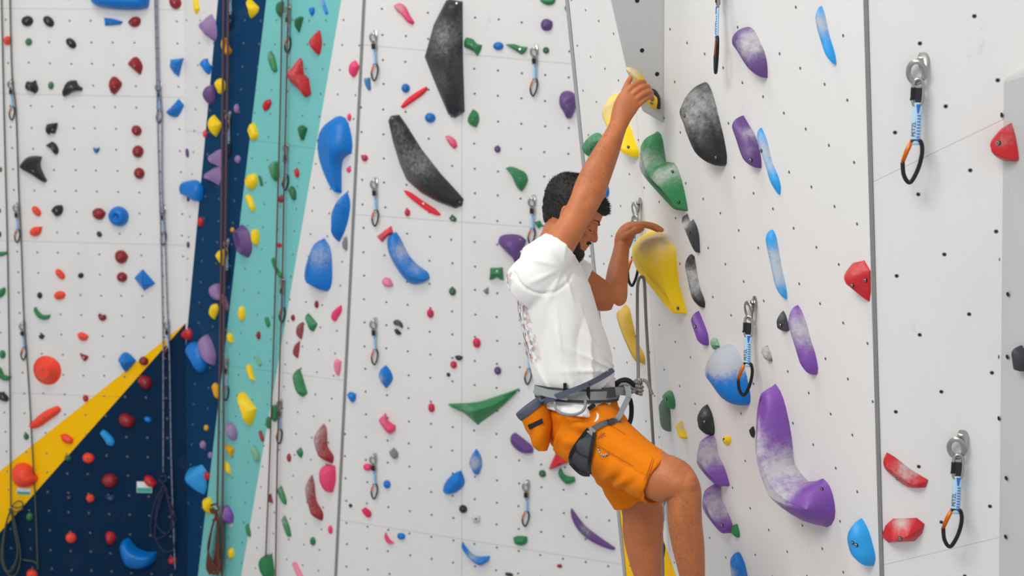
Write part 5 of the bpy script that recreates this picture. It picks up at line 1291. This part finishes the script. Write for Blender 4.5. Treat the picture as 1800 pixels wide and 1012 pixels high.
# right arm, raised
loft(bodymb, [(945, 476, 4.16, 36, .06), (963, 456, 4.15, 33, .056), (984, 429, 4.155, 27.5, .05), (1010, 387, 4.18, 25.5, .044), (1026, 358, 4.205, 26.5, .043), (1036, 335, 4.225, 28.5, .042), (1048, 306, 4.25, 27, .042), (1062, 276, 4.28, 23.5, .038), (1075, 248, 4.31, 19.5, .032), (1085, 224, 4.335, 16.5, .025), (1089, 212, 4.34, 16.5, .023)])
ball(bodymb, P(1054, 342, 4.22), (.018, .024, .018))
loft(bodymb, [(1087, 220, 4.337, 16, .023), (1093, 202, 4.338, 19, .021), (1100, 187, 4.338, 21.5, .020), (1107, 175, 4.335, 21.5, .018), (1112, 168, 4.335, 17, .014)])
for pts in ([(1101, 163, 4.333), (1111, 152, 4.333), (1123, 145, 4.345), (1131, 144, 4.372), (1133, 149, 4.392)],
            [(1108, 170, 4.33), (1120, 159, 4.328), (1132, 152.5, 4.34), (1139, 152, 4.37), (1141, 157, 4.395)],
            [(1114, 178, 4.33), (1126, 168, 4.328), (1138, 161.5, 4.34), (1144, 161, 4.37), (1146, 166, 4.395)],
            [(1118, 187, 4.335), (1129, 178, 4.335), (1139.5, 171, 4.347), (1145, 170, 4.375), (1147, 175, 4.395)]):
    chain(bodymb, pts, [.0105, .0090, .0088, .0080, .0070])
chain(bodymb, [(1093, 190, 4.34), (1096, 168, 4.337), (1102, 150, 4.345), (1108, 137, 4.362)], [.014, .0118, .0098, .0080])
# left arm, bent
loft(bodymb, [(962, 468, 4.45, 36, .06), (998, 484, 4.46, 34, .052), (1030, 505, 4.465, 31, .048), (1056, 519, 4.465, 28, .046), (1074, 521, 4.47, 24, .044)])
loft(bodymb, [(1074, 529, 4.468, 14, .032), (1078, 522, 4.47, 24, .042), (1083, 500, 4.49, 20.5, .042), (1086, 476, 4.525, 18.5, .037), (1090, 452, 4.56, 15.5, .031), (1093, 434, 4.59, 14, .027), (1096, 424, 4.60, 14.5, .027)])
loft(bodymb, [(1094, 432, 4.592, 14.5, .026), (1097, 419, 4.605, 16.5, .033), (1103, 407, 4.612, 15, .038), (1112, 399, 4.615, 11, .038), (1121, 396.5, 4.615, 7, .034)])
for i, (dd, du) in enumerate(((4.578, 0), (4.603, 2), (4.627, 0), (4.648, -5))):
    chain(bodymb, [(1113, 398.5, dd), (1130 + du * .3, 394 + i * .3, dd), (1148 + du, 397 + i * .3, dd - .002), (1161 + du, 404, dd - .004)], [.0120, .0105, .0096, .0080])
chain(bodymb, [(1098, 420, 4.58), (1107, 412, 4.562), (1117, 405, 4.556), (1122, 405, 4.566), (1128, 402, 4.575)], [.016, .0135, .0122, .0108, .009])
# legs
loft(bodymb, [(1030, 758, 4.21, 58, .085), (1075, 788, 4.16, 48, .08), (1120, 818, 4.10, 44, .075), (1155, 836, 4.06, 43, .068), (1184, 846, 4.035, 41, .06), (1200, 862, 4.03, 33, .055), (1203, 886, 4.03, 30.5, .054), (1204, 920, 4.04, 30, .056), (1210, 962, 4.055, 28, .05), (1217, 1012, 4.075, 22.5, .04), (1223, 1070, 4.10, 16, .032), (1225, 1100, 4.11, 17, .033)])
ball(bodymb, P(1205, 851, 4.022), np.array([.038, .05, .046]))
loft(bodymb, [(1216, 1095, 4.11, 22, .035), (1232, 1122, 4.13, 19, .04), (1262, 1132, 4.17, 12, .036), (1282, 1134, 4.19, 7, .028)])
loft(bodymb, [(1035, 752, 4.42, 58, .085), (1078, 800, 4.42, 48, .08), (1108, 845, 4.42, 40, .068), (1124, 876, 4.425, 37, .062), (1130, 905, 4.43, 36, .058), (1130, 940, 4.44, 35, .058), (1135, 985, 4.45, 29, .05), (1142, 1030, 4.465, 22, .04), (1148, 1090, 4.48, 16, .032)])
loft(bodymb, [(1140, 1085, 4.48, 20, .035), (1156, 1115, 4.50, 18, .038), (1186, 1126, 4.54, 11, .034), (1204, 1128, 4.56, 6, .026)])
body_me = fuse(bodymb, 'body', .0026, 2)
co = get_co(body_me); bu, bv_, bd = proj(co)
hairy = np.clip(.8 * g2(bu, bv_, 1060, 280, 55) + .55 * (bv_ > 870) + .35 * g2(bu, bv_, 1200, 840, 40) + .35 * g2(bu, bv_, 1085, 480, 45), 0, .75) * (bv_ > 205)
set_attr(body_me, 'hairy', hairy)
# tendons and muscle relief on the arm, knee and shin
no = get_no(body_me)
rel = (-.0035 * g2(bu, bv_, 1031, 352, 9) - .003 * g2(bu, bv_, 1188, 868, 10) + .003 * g2(bu, bv_, 1196, 850, 12) + .002 * np.sin((bu * .62 + bv_ * .42) / 4.5) * g2(bu, bv_, 1085, 232, 22)
       + .0016 * np.sin((bu - bv_ * .2) / 5.0) * g2(bu, bv_, 1206, 930, 60))
set_co(body_me, co + no * rel[:, None])
body_me.materials.append(SKIN)

HSEL = np.where((hairy > .2) & (rng.random(len(hairy)) < .14))[0]
person = empty('person', P(1128, 1130, 4.3))
PINV = Matrix.Translation(-Vector(person.location))
def part(name, me, parent=person, label=None):
    o = link(name, me, parent)
    o.matrix_parent_inverse = PINV
    if label: o['label'] = label
    return o
tag(person, 'climber in white t-shirt and orange shorts with harness, right arm raised, looking down', 'person')
body = part('body', body_me)
def sub(name, me, parent, label=None):
    o = link(name, me, parent)
    if label: o['label'] = label
    return o

# fine dark hair on forearms and shins
hm = MB()
for i in HSEL[:9000]:
    dn = np.array([.25 * rng.normal(), .25 * rng.normal(), -1.0]) + no[i] * .55
    if bv_[i] < 400: dn = C_R * .5 + C_U * .8 + no[i] * .6 + rng.normal(0, .25, 3)
    dn /= np.linalg.norm(dn); w_ = np.cross(dn, no[i]); w_ /= np.linalg.norm(w_) + 1e-9; L_ = .0035 + .004 * rng.random()
    b_ = co[i] - no[i] * .0005
    hm.add([b_ - w_ * .0002, b_ + w_ * .0002, b_ + dn * L_], [(0, 1, 2)])
tag(part('body_hair', hm.mesh('body_hair', BEARD)), kind='stuff')
# hair, beard, brows, lashes
def shell(name, fn, mat, strands, length, lay, width=.0007):
    S = HR.reshape(-1, 3); m, n = HR.shape[:2]
    W = np.array([hp(*x) for x in S])
    ctr = hp(-10, 5, 0)
    th = np.array([fn(*x) for x in S])
    nn = W - np.array([hp(-12, min(max(x[1], -40), 45) * .8, 0) for x in S]); nn /= np.linalg.norm(nn, axis=1)[:, None]
    rough = rng.normal(0, .9, len(S)) * (th > 1)
    V = W + nn * ((th + rough) * HU)[:, None]
    mb = MB().add(V, ring_faces(m, n))
    idx = np.where(th > .8)[0]
    pick = rng.choice(idx, strands)
    for i in pick:
        j = i + (1 if (i % n) < n - 1 else 0); k = min(i + n, len(S) - 1)
        a, b = rng.random(2) * .9
        base = V[i] + (V[j] - V[i]) * a + (V[k] - V[i]) * b - nn[i] * .001
        d = nn[i] * lay[0] + h_f * lay[1] + h_t * lay[2] + rng.normal(0, .28, 3); d /= np.linalg.norm(d)
        L_ = length * (.6 + .7 * rng.random()) * HU * min(1, th[i] / 4)
        w = np.cross(d, rng.normal(0, 1, 3)); w /= np.linalg.norm(w); w *= width
        mb.add([base - w, base + w, base + d * L_ * .6 + w * .6, base + d * L_ + h_t * 0, base + d * L_ * .6 - w * .6], [(0, 1, 2, 3, 4)])
    return mb.mesh(name, mat)
def hair_t(f, t, s):
    line = 31 if f > 26 else (np.interp(f, [-58, -46, -30, -12, 4, 16, 26], [-40, -34, -14, -12, -4, 14, 31]))
    if abs(s) < 18 and f < -30: line -= 4
    e = np.clip((t - line) / 8, -1, 1)
    if e <= 0: return -3.0
    th = 3.2 + 3.0 * max(0, t / 70) + 5.5 * math.exp(-((f - 38) ** 2 + (t - 44) ** 2) / 260.0)
    return th * min(1, e * 1.3)
part('hair', shell('hair', hair_t, HAIR, 9000, 5.0, (.5, .6, .2)), label='short near-black hair with a raised front')
def beard_t(f, t, s):
    jaw = np.interp(f, [-12, 0, 14, 28, 36, 44], [2, -12, -22, -26, -38, -38])
    if f < -14: return -3
    if abs(s) < 13 and f > 30 and -38 < t < -20:
        return 1.8 if t > -27 or t < -36.5 else -3
    return -3 if t > jaw else min(2.6, (jaw - t) * .35)
part('beard', shell('beard', beard_t, BEARD, 3000, 4.0, (.6, .2, -.8), .0005), label='short dark beard')
bmb = MB()
bmb.tube(spline([hp(40.2, -22.5, 9), hp(44.8, -21, 4), hp(45.8, -21, 0), hp(44.8, -21, -4), hp(40.2, -22.5, -9)], 4), 2.0 * HU, 8, flat=1.2 * HU)
part('moustache', bmb.mesh('moustache', BEARD))
for sg in (1, -1):
    b = MB(); b.tube(spline([hp(43.4, 14.5, sg * 5), hp(41.5, 17.5, sg * 16), hp(34, 16, sg * 28)], 5), [1.0 * HU] + [1.7 * HU] * 6 + [.6 * HU] * 4, 8, flat=1.0 * HU)
    part('eyebrow', b.mesh('eyebrow', BEARD))
    b = MB(); b.tube(spline([hp(37.2, -2, sg * 17), hp(37.2, -3.2, sg * 22), hp(33.5, -2, sg * 29)], 4), .8 * HU, 6)
    part('eyelashes', b.mesh('eyelashes', HAIR))

# ---- t-shirt
def cup(secs, inset=.86, depth=.5):
    """Turn the open end of a sleeve or trouser leg inwards so that it reads as an open hem."""
    s = list(secs); a, b = np.array(s[-2], float), np.array(s[-1], float)
    e = b.copy(); e[3] *= inset; e[4] *= inset
    i = a * depth + b * (1 - depth); i[3] = b[3] * inset * .97; i[4] = b[4] * inset * .97
    return s, e, i
def loft_cup(mb, secs, n=30, inset=.88, depth=.8):
    s, e, i = cup(secs, inset, depth)
    q = [[*P(x[0], x[1], x[2]), x[3] * x[2] / FPX, x[4]] for x in s]
    q = list(spline(q, 4))
    t = list(np.gradient(np.array(q)[:, :3], axis=0))
    for x in (e, i):
        q.append(np.array([*P(x[0], x[1], x[2]), x[3] * x[2] / FPX, x[4]])); t.append(t[-1])
    vs = []
    for c5, tt in zip(q, t):
        c = np.array(c5[:3]); tt = tt / np.linalg.norm(tt)
        w = c - CAM; w /= np.linalg.norm(w); sd = np.cross(tt, w); sd /= np.linalg.norm(sd); b = np.cross(sd, tt)
        for k in range(n):
            th = 2 * math.pi * k / n
            vs.append(c + sd * math.cos(th) * c5[3] + b * math.sin(th) * c5[4])
    m = len(q)
    fs = [(i_ * n + k, i_ * n + (k + 1) % n, (i_ + 1) * n + (k + 1) % n, (i_ + 1) * n + k) for i_ in range(m - 1) for k in range(n)]
    fs += [tuple(range(n))[::-1], tuple((m - 1) * n + k for k in range(n))]
    mb.add(vs, fs)
sm = MB()
loft(sm, [(937, 424, 4.305, 22, .085), (945, 437, 4.305, 36, .135), (957, 460, 4.30, 51, .185), (966, 490, 4.30, 61, .205), (976, 530, 4.30, 67, .198), (988, 575, 4.30, 69, .19), (998, 615, 4.30, 71, .182), (1006, 650, 4.30, 71, .176), (1012, 680, 4.30, 68, .170), (1013, 692, 4.30, 67, .166), (1014, 705, 4.30, 69, .174), (1013, 716, 4.30, 70.5, .186), (1012, 722, 4.30, 71, .190)], 40)
loft_cup(sm, [(930, 505, 4.20, 48, .075), (945, 488, 4.165, 48, .08), (962, 462, 4.15, 41, .074), (978, 438, 4.15, 35, .064), (984, 430, 4.152, 34, .06)])
loft_cup(sm, [(965, 470, 4.44, 46, .08), (990, 482, 4.455, 43, .075), (1014, 495, 4.46, 40, .068), (1022, 500, 4.462, 39.5, .066)])
shirt_me = fuse(sm, 't_shirt', .0055, 5)
co = get_co(shirt_me); no = get_no(shirt_me); su, sv, sd = proj(co)
near = np.clip((no @ -C_F) + .3, 0, 1)
lowm = np.clip((sv - 520) / 60, 0, 1) * np.clip((716 - sv) / 30, 0, 1)
ph = (su - 985) - (sv - 600) * .24 + 9 * np.sin(sv / 47.0)
rdg = lambda x: (1 - np.abs(np.sin(x))) ** 2
fold = .0050 * rdg(ph / 13.5 + .8 * np.sin(sv / 60 + su / 40)) * lowm * near - .0035 * rdg(ph / 21.0 + 1.1 + .7 * np.sin(sv / 45)) * lowm * near
fold += .002 * np.sin(ph / 15 + .7) * lowm
tug = np.hypot(su - 1082, sv - 652); fold += .0050 * rdg(np.arctan2(sv - 652, su - 1082) * 7) * np.exp(-((tug - 40) / 45) ** 2)
ax_ = np.arctan2(sv - 470, su - 990); ar_ = np.hypot(su - 990, sv - 470)
fold += .0040 * rdg(ax_ * 4.5 + .4) * np.exp(-((ar_ - 42) / 26) ** 2) * near
seam = np.abs(np.hypot((su - 955) / 1.05, (sv - 466)) - 50); fold -= .004 * np.exp(-(seam / 2.2) ** 2) * (sv > 478) * near
fold += .003 * np.exp(-((su - 985 - (sv - 600) * .12) / 2.2) ** 2) * (sv > 515) * near * lowm
pr = .004 * np.exp(-((sv - 688) / 9) ** 2)
set_co(shirt_me, co + no * (fold * 1.7 - pr)[:, None])
back = np.clip((-(no @ C_R) - .80) * 6, 0, 1) * np.clip((sv - 472) / 8, 0, 1) * np.clip((640 - sv) / 10, 0, 1) * (su < 990)
set_attr(shirt_me, 'print', back * .9)
shirt_me.materials.append(SHIRT)
tshirt = part('t_shirt', shirt_me, label='white cotton t-shirt with a coloured print on the back')
def ring_band(cx, ax, bx, upv, h, th, n=48, taper=0.0):
    """Closed flat band around an ellipse."""
    vs = []
    for k in range(n):
        a = 2 * math.pi * k / n
        rad = ax * math.cos(a) + bx * math.sin(a)
        r1 = rad * (1 + th / np.linalg.norm(rad))
        for base, zz in ((rad, -h), (r1, -h), (r1, h), (rad, h)): vs.append(cx + base + upv * zz)
    fs = []
    for k in range(n):
        l = (k + 1) % n
        for j in range(4):
            fs.append((k * 4 + j, l * 4 + j, l * 4 + (j + 1) % 4, k * 4 + (j + 1) % 4))
    return MB().add(vs, fs)
# collar
nx = (C_R * .84 + C_U * .36); nup = (-C_R * .36 + C_U * .84); nup /= np.linalg.norm(nup); nx /= np.linalg.norm(nx)
sub('collar', ring_band(P(951, 431, 4.31), nx * .062, C_F * .080, nup, .009, .004).mesh('collar', SHIRT, sharp=50), tshirt)

# ---- shorts
om = MB()
loft(om, [(1018, 706, 4.30, 66, .165), (1022, 735, 4.30, 68, .172), (1030, 770, 4.30, 62, .165)], 40)
loft_cup(om, [(1016, 745, 4.23, 66, .098), (1045, 768, 4.195, 62, .105), (1085, 796, 4.15, 54, .098), (1122, 821, 4.105, 49, .092), (1154, 840, 4.07, 47.5, .090), (1163, 845.5, 4.06, 47.5, .088)], 36, .9, .9)
loft_cup(om, [(1030, 742, 4.40, 64, .10), (1066, 782, 4.41, 56, .10), (1096, 830, 4.42, 49, .095), (1114, 866, 4.425, 45, .09), (1119, 876, 4.426, 45, .088)], 36, .9, .9)
shorts_me = fuse(om, 'shorts', .0055, 5)
co = get_co(shorts_me); no = get_no(shorts_me); ou, ov, od = proj(co)
near = np.clip((no @ -C_F) + .2, 0, 1)
w1 = (ou - 1000) * .52 + (ov - 750) * -.85
crease = .0045 * np.sin((w1 + 6 * np.sin(ou / 21)) / 5.2) * g2(ou, ov, 1010, 752, 42) * near
crease += .004 * np.sin(((ou - 1080) * .75 + (ov - 850) * .66 + 5 * np.sin(ov / 9)) / 5.0) * g2(ou, ov, 1080, 842, 30)
crease += .0028 * np.sin(((ou - 1100) * .5 - (ov - 800) * .86) / 8.0) * g2(ou, ov, 1110, 800, 60) * near
# stitched seams: along the thigh and around the hem
dl = np.abs((ov - 772) - (ou - 1055) * .60 - 18)
crease -= .0022 * np.exp(-(dl / 1.8) ** 2) * (ou > 1045) * near
hx = (ou - 1163) * .86 + (ov - 841) * .50
crease -= .0022 * np.exp(-((hx + 15) / 1.6) ** 2) * (od < 4.3)
crease += .004 * np.sin(((ou - 990) * .9 + (ov - 790) * .3 + 4 * np.sin(ov / 11)) / 5.5) * g2(ou, ov, 985, 780, 26) * near
crease += .005 * np.sin(((ou - 1040) * .35 + (ov - 735) * .95 + 5 * np.sin(ou / 17)) / 4.6) * g2(ou, ov, 1030, 742, 26) * near
crease += .004 * np.sin(((ou - 1130) * .9 + (ov - 870) * .2) / 4.0) * g2(ou, ov, 1125, 868, 22) * (od > 4.27)
set_co(shorts_me, co + no * (crease * 1.6)[:, None])
shorts_me.materials.append(ORANGE_C)
shorts = part('shorts', shorts_me, label='knee-length orange cotton shorts')

# surfaces the harness lies on
def bvh_of(*mes):
    V = []; F = []; k = 0
    for me in mes:
        c = get_co(me); V += [Vector(x) for x in c]; F += [tuple(i + k for i in p.vertices) for p in me.polygons]; k += len(c)
    return BVHTree.FromPolygons(V, F)
SURF = bvh_of(shirt_me, shorts_me, body_me)
def surf(u, v, off=.004, dflt=4.2):
    r = Vector(ray(u, v)); L_ = r.length
    hit, nrm, _, dist = SURF.ray_cast(Vector(CAM), r / L_)
    d = dist / L_ if hit is not None else dflt
    return P(u, v, d - off)
def ribbon(pts, w, th, mi=0, mb=None, off=.004, sub_=5, dflt=4.2):
    """Flat strap through picture points lying on the clothes; w = width in m (scalar or list)."""
    q = []
    last = dflt
    for p in pts:
        if len(p) > 2: X = P(p[0], p[1], p[2])
        else:
            X = surf(p[0], p[1], off, last); last = project(X)[2]
        q.append(X)
    ww = np.full(len(pts), w) if np.isscalar(w) else np.array(w, float)
    q = spline(np.column_stack([np.array(q), ww]), sub_)
    mb = mb or MB()
    p3 = q[:, :3]; t = np.gradient(p3, axis=0); t /= np.linalg.norm(t, axis=1)[:, None]
    vs = []
    for i in range(len(q)):
        vw = p3[i] - CAM; vw /= np.linalg.norm(vw)
        s = np.cross(t[i], vw); s /= np.linalg.norm(s); b = np.cross(s, t[i])
        if b @ vw > 0: b = -b
        h = q[i, 3] / 2
        for x, y in ((-h, 0), (h, 0), (h, th), (-h, th)): vs.append(p3[i] + s * x + b * y)
    n = len(q)
    fs = [(i * 4 + j, i * 4 + (j + 1) % 4, (i + 1) * 4 + (j + 1) % 4, (i + 1) * 4 + j) for i in range(n - 1) for j in range(4)] + [(0, 1, 2, 3)[::-1], tuple((n - 1) * 4 + k for k in range(4))]
    mb.add(vs, fs, mi)
    return mb
# ---- harness
wc = P(1014, 688, 4.30)
wx = (C_R * .999 + C_U * -.03); wu = np.array([0.03, 0.0, 1.0]); wu = C_U * 1.0 + C_R * .03
harness = part('harness', ring_band(wc, wx * .121, C_F * .174, wu, .020, .006).mesh('harness', DARKPAD, sharp=40), label='grey climbing harness worn over the t-shirt')
sub('waist_webbing', ring_band(wc + wu * .001, wx * .127, C_F * .181, wu, .0125, .0025).mesh('waist_webbing', GREYWEB, sharp=40), harness)
for u in (993, 1034):
    p = P(u, 688, 4.30 - .186 * math.sqrt(max(0.05, 1 - ((u - 1015) / 74) ** 2)) )
    sub('keeper', MB().box(p, (.010, .006, .050)).mesh('keeper', BLACKWEB, smooth=False), harness)
sub('webbing_tail', ribbon([(998, 697, 4.108), (968, 692, 4.12), (940, 684, 4.20)], .022, .003).mesh('webbing_tail', GREYWEB, smooth=False), harness)
sub('bag_belt', ribbon([(1077, 650), (1070, 655), (1050, 667), (1020, 681, 4.098), (990, 692, 4.10), (965, 702, 4.13), (948, 708, 4.19)], .016, .003, off=.006).mesh('bag_belt', BLUEWEB, smooth=False), harness)
sub('gear_loop', MB().tube(spline([P(975, 706, 4.115), P(977, 718, 4.105), P(986, 726, 4.095), P(1004, 729, 4.09), P(1020, 725, 4.088), P(1028, 716, 4.092), P(1029, 703, 4.10)], 6), .0042, 8).mesh('gear_loop', plain('grey_rubber_tube', (128, 131, 136), .6)), harness)
sub('front_buckle', ribbon([(1058, 690, 4.158), (1068, 690, 4.17), (1078, 689, 4.19)], .030, .008).mesh('front_buckle', plain('gunmetal', (72, 74, 78), .4, .6), smooth=False), harness)
sub('front_webbing', ribbon([(1070, 687, 4.175), (1084, 687, 4.20), (1100, 688, 4.235)], .024, .004).mesh('front_webbing', GREYWEB, smooth=False), harness)
sub('tie_in_loop', MB().tube(spline([P(1079, 683, 4.25), P(1086, 672, 4.24), P(1099, 667.5, 4.235), P(1109, 672, 4.24), P(1113, 680, 4.25)], 6), .008, 8, flat=.004, up=(0, -1, .1)).mesh('tie_in_loop', BLACKWEB), harness)
sub('belay_loop', ribbon([(1103, 680, 4.225), (1105, 692, 4.215), (1104, 700, 4.205)], .017, .006).mesh('belay_loop', GREYWEB, smooth=False), harness)
sub('leg_strap', ribbon([(1104, 700, 4.20), (1097, 714, 4.17), (1089, 730, 4.13), (1084, 737, 4.11)], .016, .004).mesh('leg_strap', GREYWEB, smooth=False), harness)
sub('leg_strap', ribbon([(1090, 738), (1076, 740), (1060, 744), (1046, 751), (1040, 758)], .016, .003, off=.006).mesh('leg_strap', plain('dark_grey_webbing', (92, 94, 98), .8), smooth=False), harness)
sub('leg_buckle', ribbon([(1043, 753), (1036, 762)], .020, .005, off=.011).mesh('leg_buckle', STEEL, smooth=False), harness)
sub('leg_buckle', ribbon([(1078, 739), (1068, 742)], .016, .005, off=.010).mesh('leg_buckle', plain('gunmetal', (72, 74, 78), .4, .6), smooth=False), harness)
sub('leg_strap', ribbon([(1107, 700, 4.30), (1110, 715, 4.31), (1109, 735, 4.30), (1103, 752, 4.26)], .014, .004).mesh('leg_strap', BLACKWEB, smooth=False), harness)
def patch(left, right, mi, mb, off, th=.003, cols=7, rows=5):
    """A padded panel that follows the cloth between two picture polylines."""
    a = spline(np.array(left, float), rows); b = spline(np.array(right, float), rows)
    top = []; bot = []
    for p, q in zip(a, b):
        for k in range(cols):
            t = k / (cols - 1); u, v = p + (q - p) * t
            x = surf(u, v, off); w = x - CAM; w /= np.linalg.norm(w)
            e = 1 if 0 < k < cols - 1 else .2
            top.append(x - w * th * e); bot.append(x + w * .012)
    n = len(a); N_ = n * cols
    fs = [(i * cols + k, i * cols + k + 1, (i + 1) * cols + k + 1, (i + 1) * cols + k) for i in range(n - 1) for k in range(cols - 1)]
    fs += [(i * cols + k, i * cols + k + cols, N_ + i * cols + k + cols, N_ + i * cols + k) for i in range(n - 1) for k in (0, cols - 1)]
    mb.add(top + bot, fs, mi)
def leg_loop():
    mb = MB()
    lf = [(1034, 753), (1022, 768), (1009, 786), (1002, 803), (1004, 816)]
    rt = [(1045, 760), (1042, 775), (1039, 795), (1036, 815), (1037, 833)]
    patch(lf, rt, 0, mb, .008)
    lf2 = [(1004, 814), (1010, 822), (1018, 829)]; rt2 = [(1037, 831), (1036, 834), (1034, 836)]
    patch(lf2, rt2, 0, mb, .008)
    ribbon(rt, .010, .003, 1, mb, off=.012)
    ribbon(lf, .009, .003, 1, mb, off=.012)
    ribbon([(1003, 814), (1012, 824), (1024, 833), (1037, 834)], .011, .003, 1, mb, off=.012)
    ribbon([(1010, 788), (1020, 798), (1037, 804)], .006, .0015, 1, mb, off=.012)
    return mb.mesh('leg_loop', [DARKPAD, BLACKWEB], smooth=False)
sub('leg_loop', leg_loop(), harness, 'charcoal padded leg loop with black edges')
sub('label_tab', ribbon([(1034, 719), (1045, 711)], .012, .003, off=.012).mesh('label_tab', BLACKWEB, smooth=False), harness)
STITCH = plain('dark_orange_stitching', (168, 82, 6), .9)
for pth in ([(1152, 788), (1145, 811), (1134, 841), (1124, 864)], [(1155, 790), (1148, 813), (1137, 843), (1127, 866)], [(1052, 783), (1080, 800), (1110, 817), (1146, 836)], [(1062, 741), (1082, 752), (1100, 764)]):
    sub('stitched_seam', ribbon(pth, .0016, .0006, off=.0012).mesh('stitched_seam', STITCH, smooth=False), shorts)
# embroidered loop, small printed emblem, pocket opening on the shorts
ct = MB()
ct.tube(spline([surf(*p, .004) for p in ((1051, 787), (1053, 794), (1058, 799), (1064, 800), (1069, 796))], 6), .0032, 7)
sub('cord_loop', ct.mesh('cord_loop', rope_material('flecked_cord', (222, 205, 170), (70, 50, 36), 120, 2.0)), shorts)
em = MB()
for a, b in (((1050, 771), (1063, 760)), ((1054, 762), (1060, 768)), ((1057, 759), (1059, 766)), ((1052, 766), (1058, 769)), ((1061, 762), (1064, 766))):
    ribbon([a, ((a[0] + b[0]) / 2, (a[1] + b[1]) / 2), b], .003, .0006, 0, em, off=.0022)
sub('emblem', em.mesh('emblem', plain('rust_print', (176, 84, 10), .8), smooth=False), shorts, 'small printed emblem')
pk = ribbon([(1044, 742), (1049, 737), (1051, 730), (1049, 725)], [.001, .006, .006, .001], .001, off=.003)
sub('pocket_lining', pk.mesh('pocket_lining', SHIRT, smooth=False), shorts)

# ---- chalk bag
cbm = MB()
loft(cbm, [(932, 713, 4.21, 27, .058), (938, 722, 4.21, 28, .060), (944, 735, 4.21, 26, .060), (948, 755, 4.21, 22.5, .056), (952, 776, 4.21, 17, .046), (954, 793, 4.21, 8, .03)], 30)
bag_me = fuse(cbm, 'chalk_bag', .004, 4)
co = get_co(bag_me); no = get_no(bag_me); cu_, cv_, cd_ = proj(co)
set_co(bag_me, co + no * (.003 * np.sin(((cu_ - 950) * .8 + (cv_ - 750) * .5) / 5.0) * np.clip((cv_ - 735) / 30, 0, 1))[:, None])
bag_me.materials.append(ORANGE_C)
bag = link('chalk_bag', bag_me)
tag(bag, 'orange chalk bag with blue grey rim hanging behind the hip of the climber', 'chalk bag')
rim = MB()
q0 = [(911, 737), (913, 731), (925, 718), (944, 704), (957, 697)]
loft(rim, [(930, 710.5, 4.21, 29, .060), (933, 714.5, 4.21, 30, .062), (937.5, 720, 4.21, 29.5, .063)], 34, 3)
link('rim', rim.mesh('rim', BLUEWEB), bag)
SURF2 = bvh_of(bag_me)
def surf_bag(u, v, off):
    r = Vector(ray(u, v)); hit, nrm, _, dist = SURF2.ray_cast(Vector(CAM), r.normalized())
    return P(u, v, (dist / r.length if hit is not None else 4.15) - off)
tb = [surf_bag(*p, .008) for p in ((927, 747), (953, 735), (955, 743), (931, 755))]
tb2 = [x - C_F * .002 for x in tb]
link('label_patch', MB().add(tb + tb2, [(4, 5, 6, 7), (0, 1, 5, 4), (1, 2, 6, 5), (2, 3, 7, 6), (3, 0, 4, 7)]).mesh('label_patch', BLACKWEB, smooth=False), bag)
link('toggle', MB().tube(spline([P(948, 700, 4.16), P(952, 705, 4.15), P(958, 703, 4.15), P(962, 709, 4.15)], 4), .004, 7).mesh('toggle', BLUEWEB), bag)

# ---- the climber's rope, tied in at the harness
kc = P(1122, 680, 4.26)
knot = []
for k in range(60):
    a = k / 59 * 2 * math.pi * 4
    b = k / 59 * math.pi
    r = .0105 * (.55 + .6 * math.sin(b))
    knot.append(kc + C_R * r * math.cos(a) + C_F * r * math.sin(a) + C_U * (.022 - .044 * k / 59) + C_R * .006 * (k / 59 - .5))
rope('grey flecked climbing rope tied to the harness with a figure eight knot', [
    ([P(1125, 487, 4.66), P(1122, 494, 4.64), P(1120.5, 510, 4.60), P(1120.5, 560, 4.52), P(1121, 610, 4.42), P(1122, 650, 4.32), P(1122, 668, 4.27)], 'strand', R_GREY),
    ([P(1125, 487, 4.66), P(1130, 487, 4.66), P(1133, 500, 4.66), P(1135.5, 560, 4.67), P(1139, 620, 4.68), P(1143, 690, 4.70), P(1146, 740, 4.72), P(1150, 800, 4.75), P(1158, 880, 4.80), P(1164, 960, 4.85), P(1166, 1040, 4.9)], 'strand', R_GREY),
    (knot, 'knot', R_GREY),
    ([P(1122, 685, 4.255), P(1112, 683, 4.235), P(1104, 677, 4.225), P(1095, 675, 4.23), P(1090, 679, 4.24), P(1098, 682, 4.235), P(1108, 689, 4.225), P(1116, 687, 4.24)], 'tie_in_loop', R_GREY),
    ([P(1124, 674, 4.25), P(1127, 669, 4.24), P(1132, 668, 4.24), P(1138, 673, 4.24), P(1143, 684, 4.245), P(1146.5, 693, 4.25)], 'tail', R_GREY)], None, .0052)
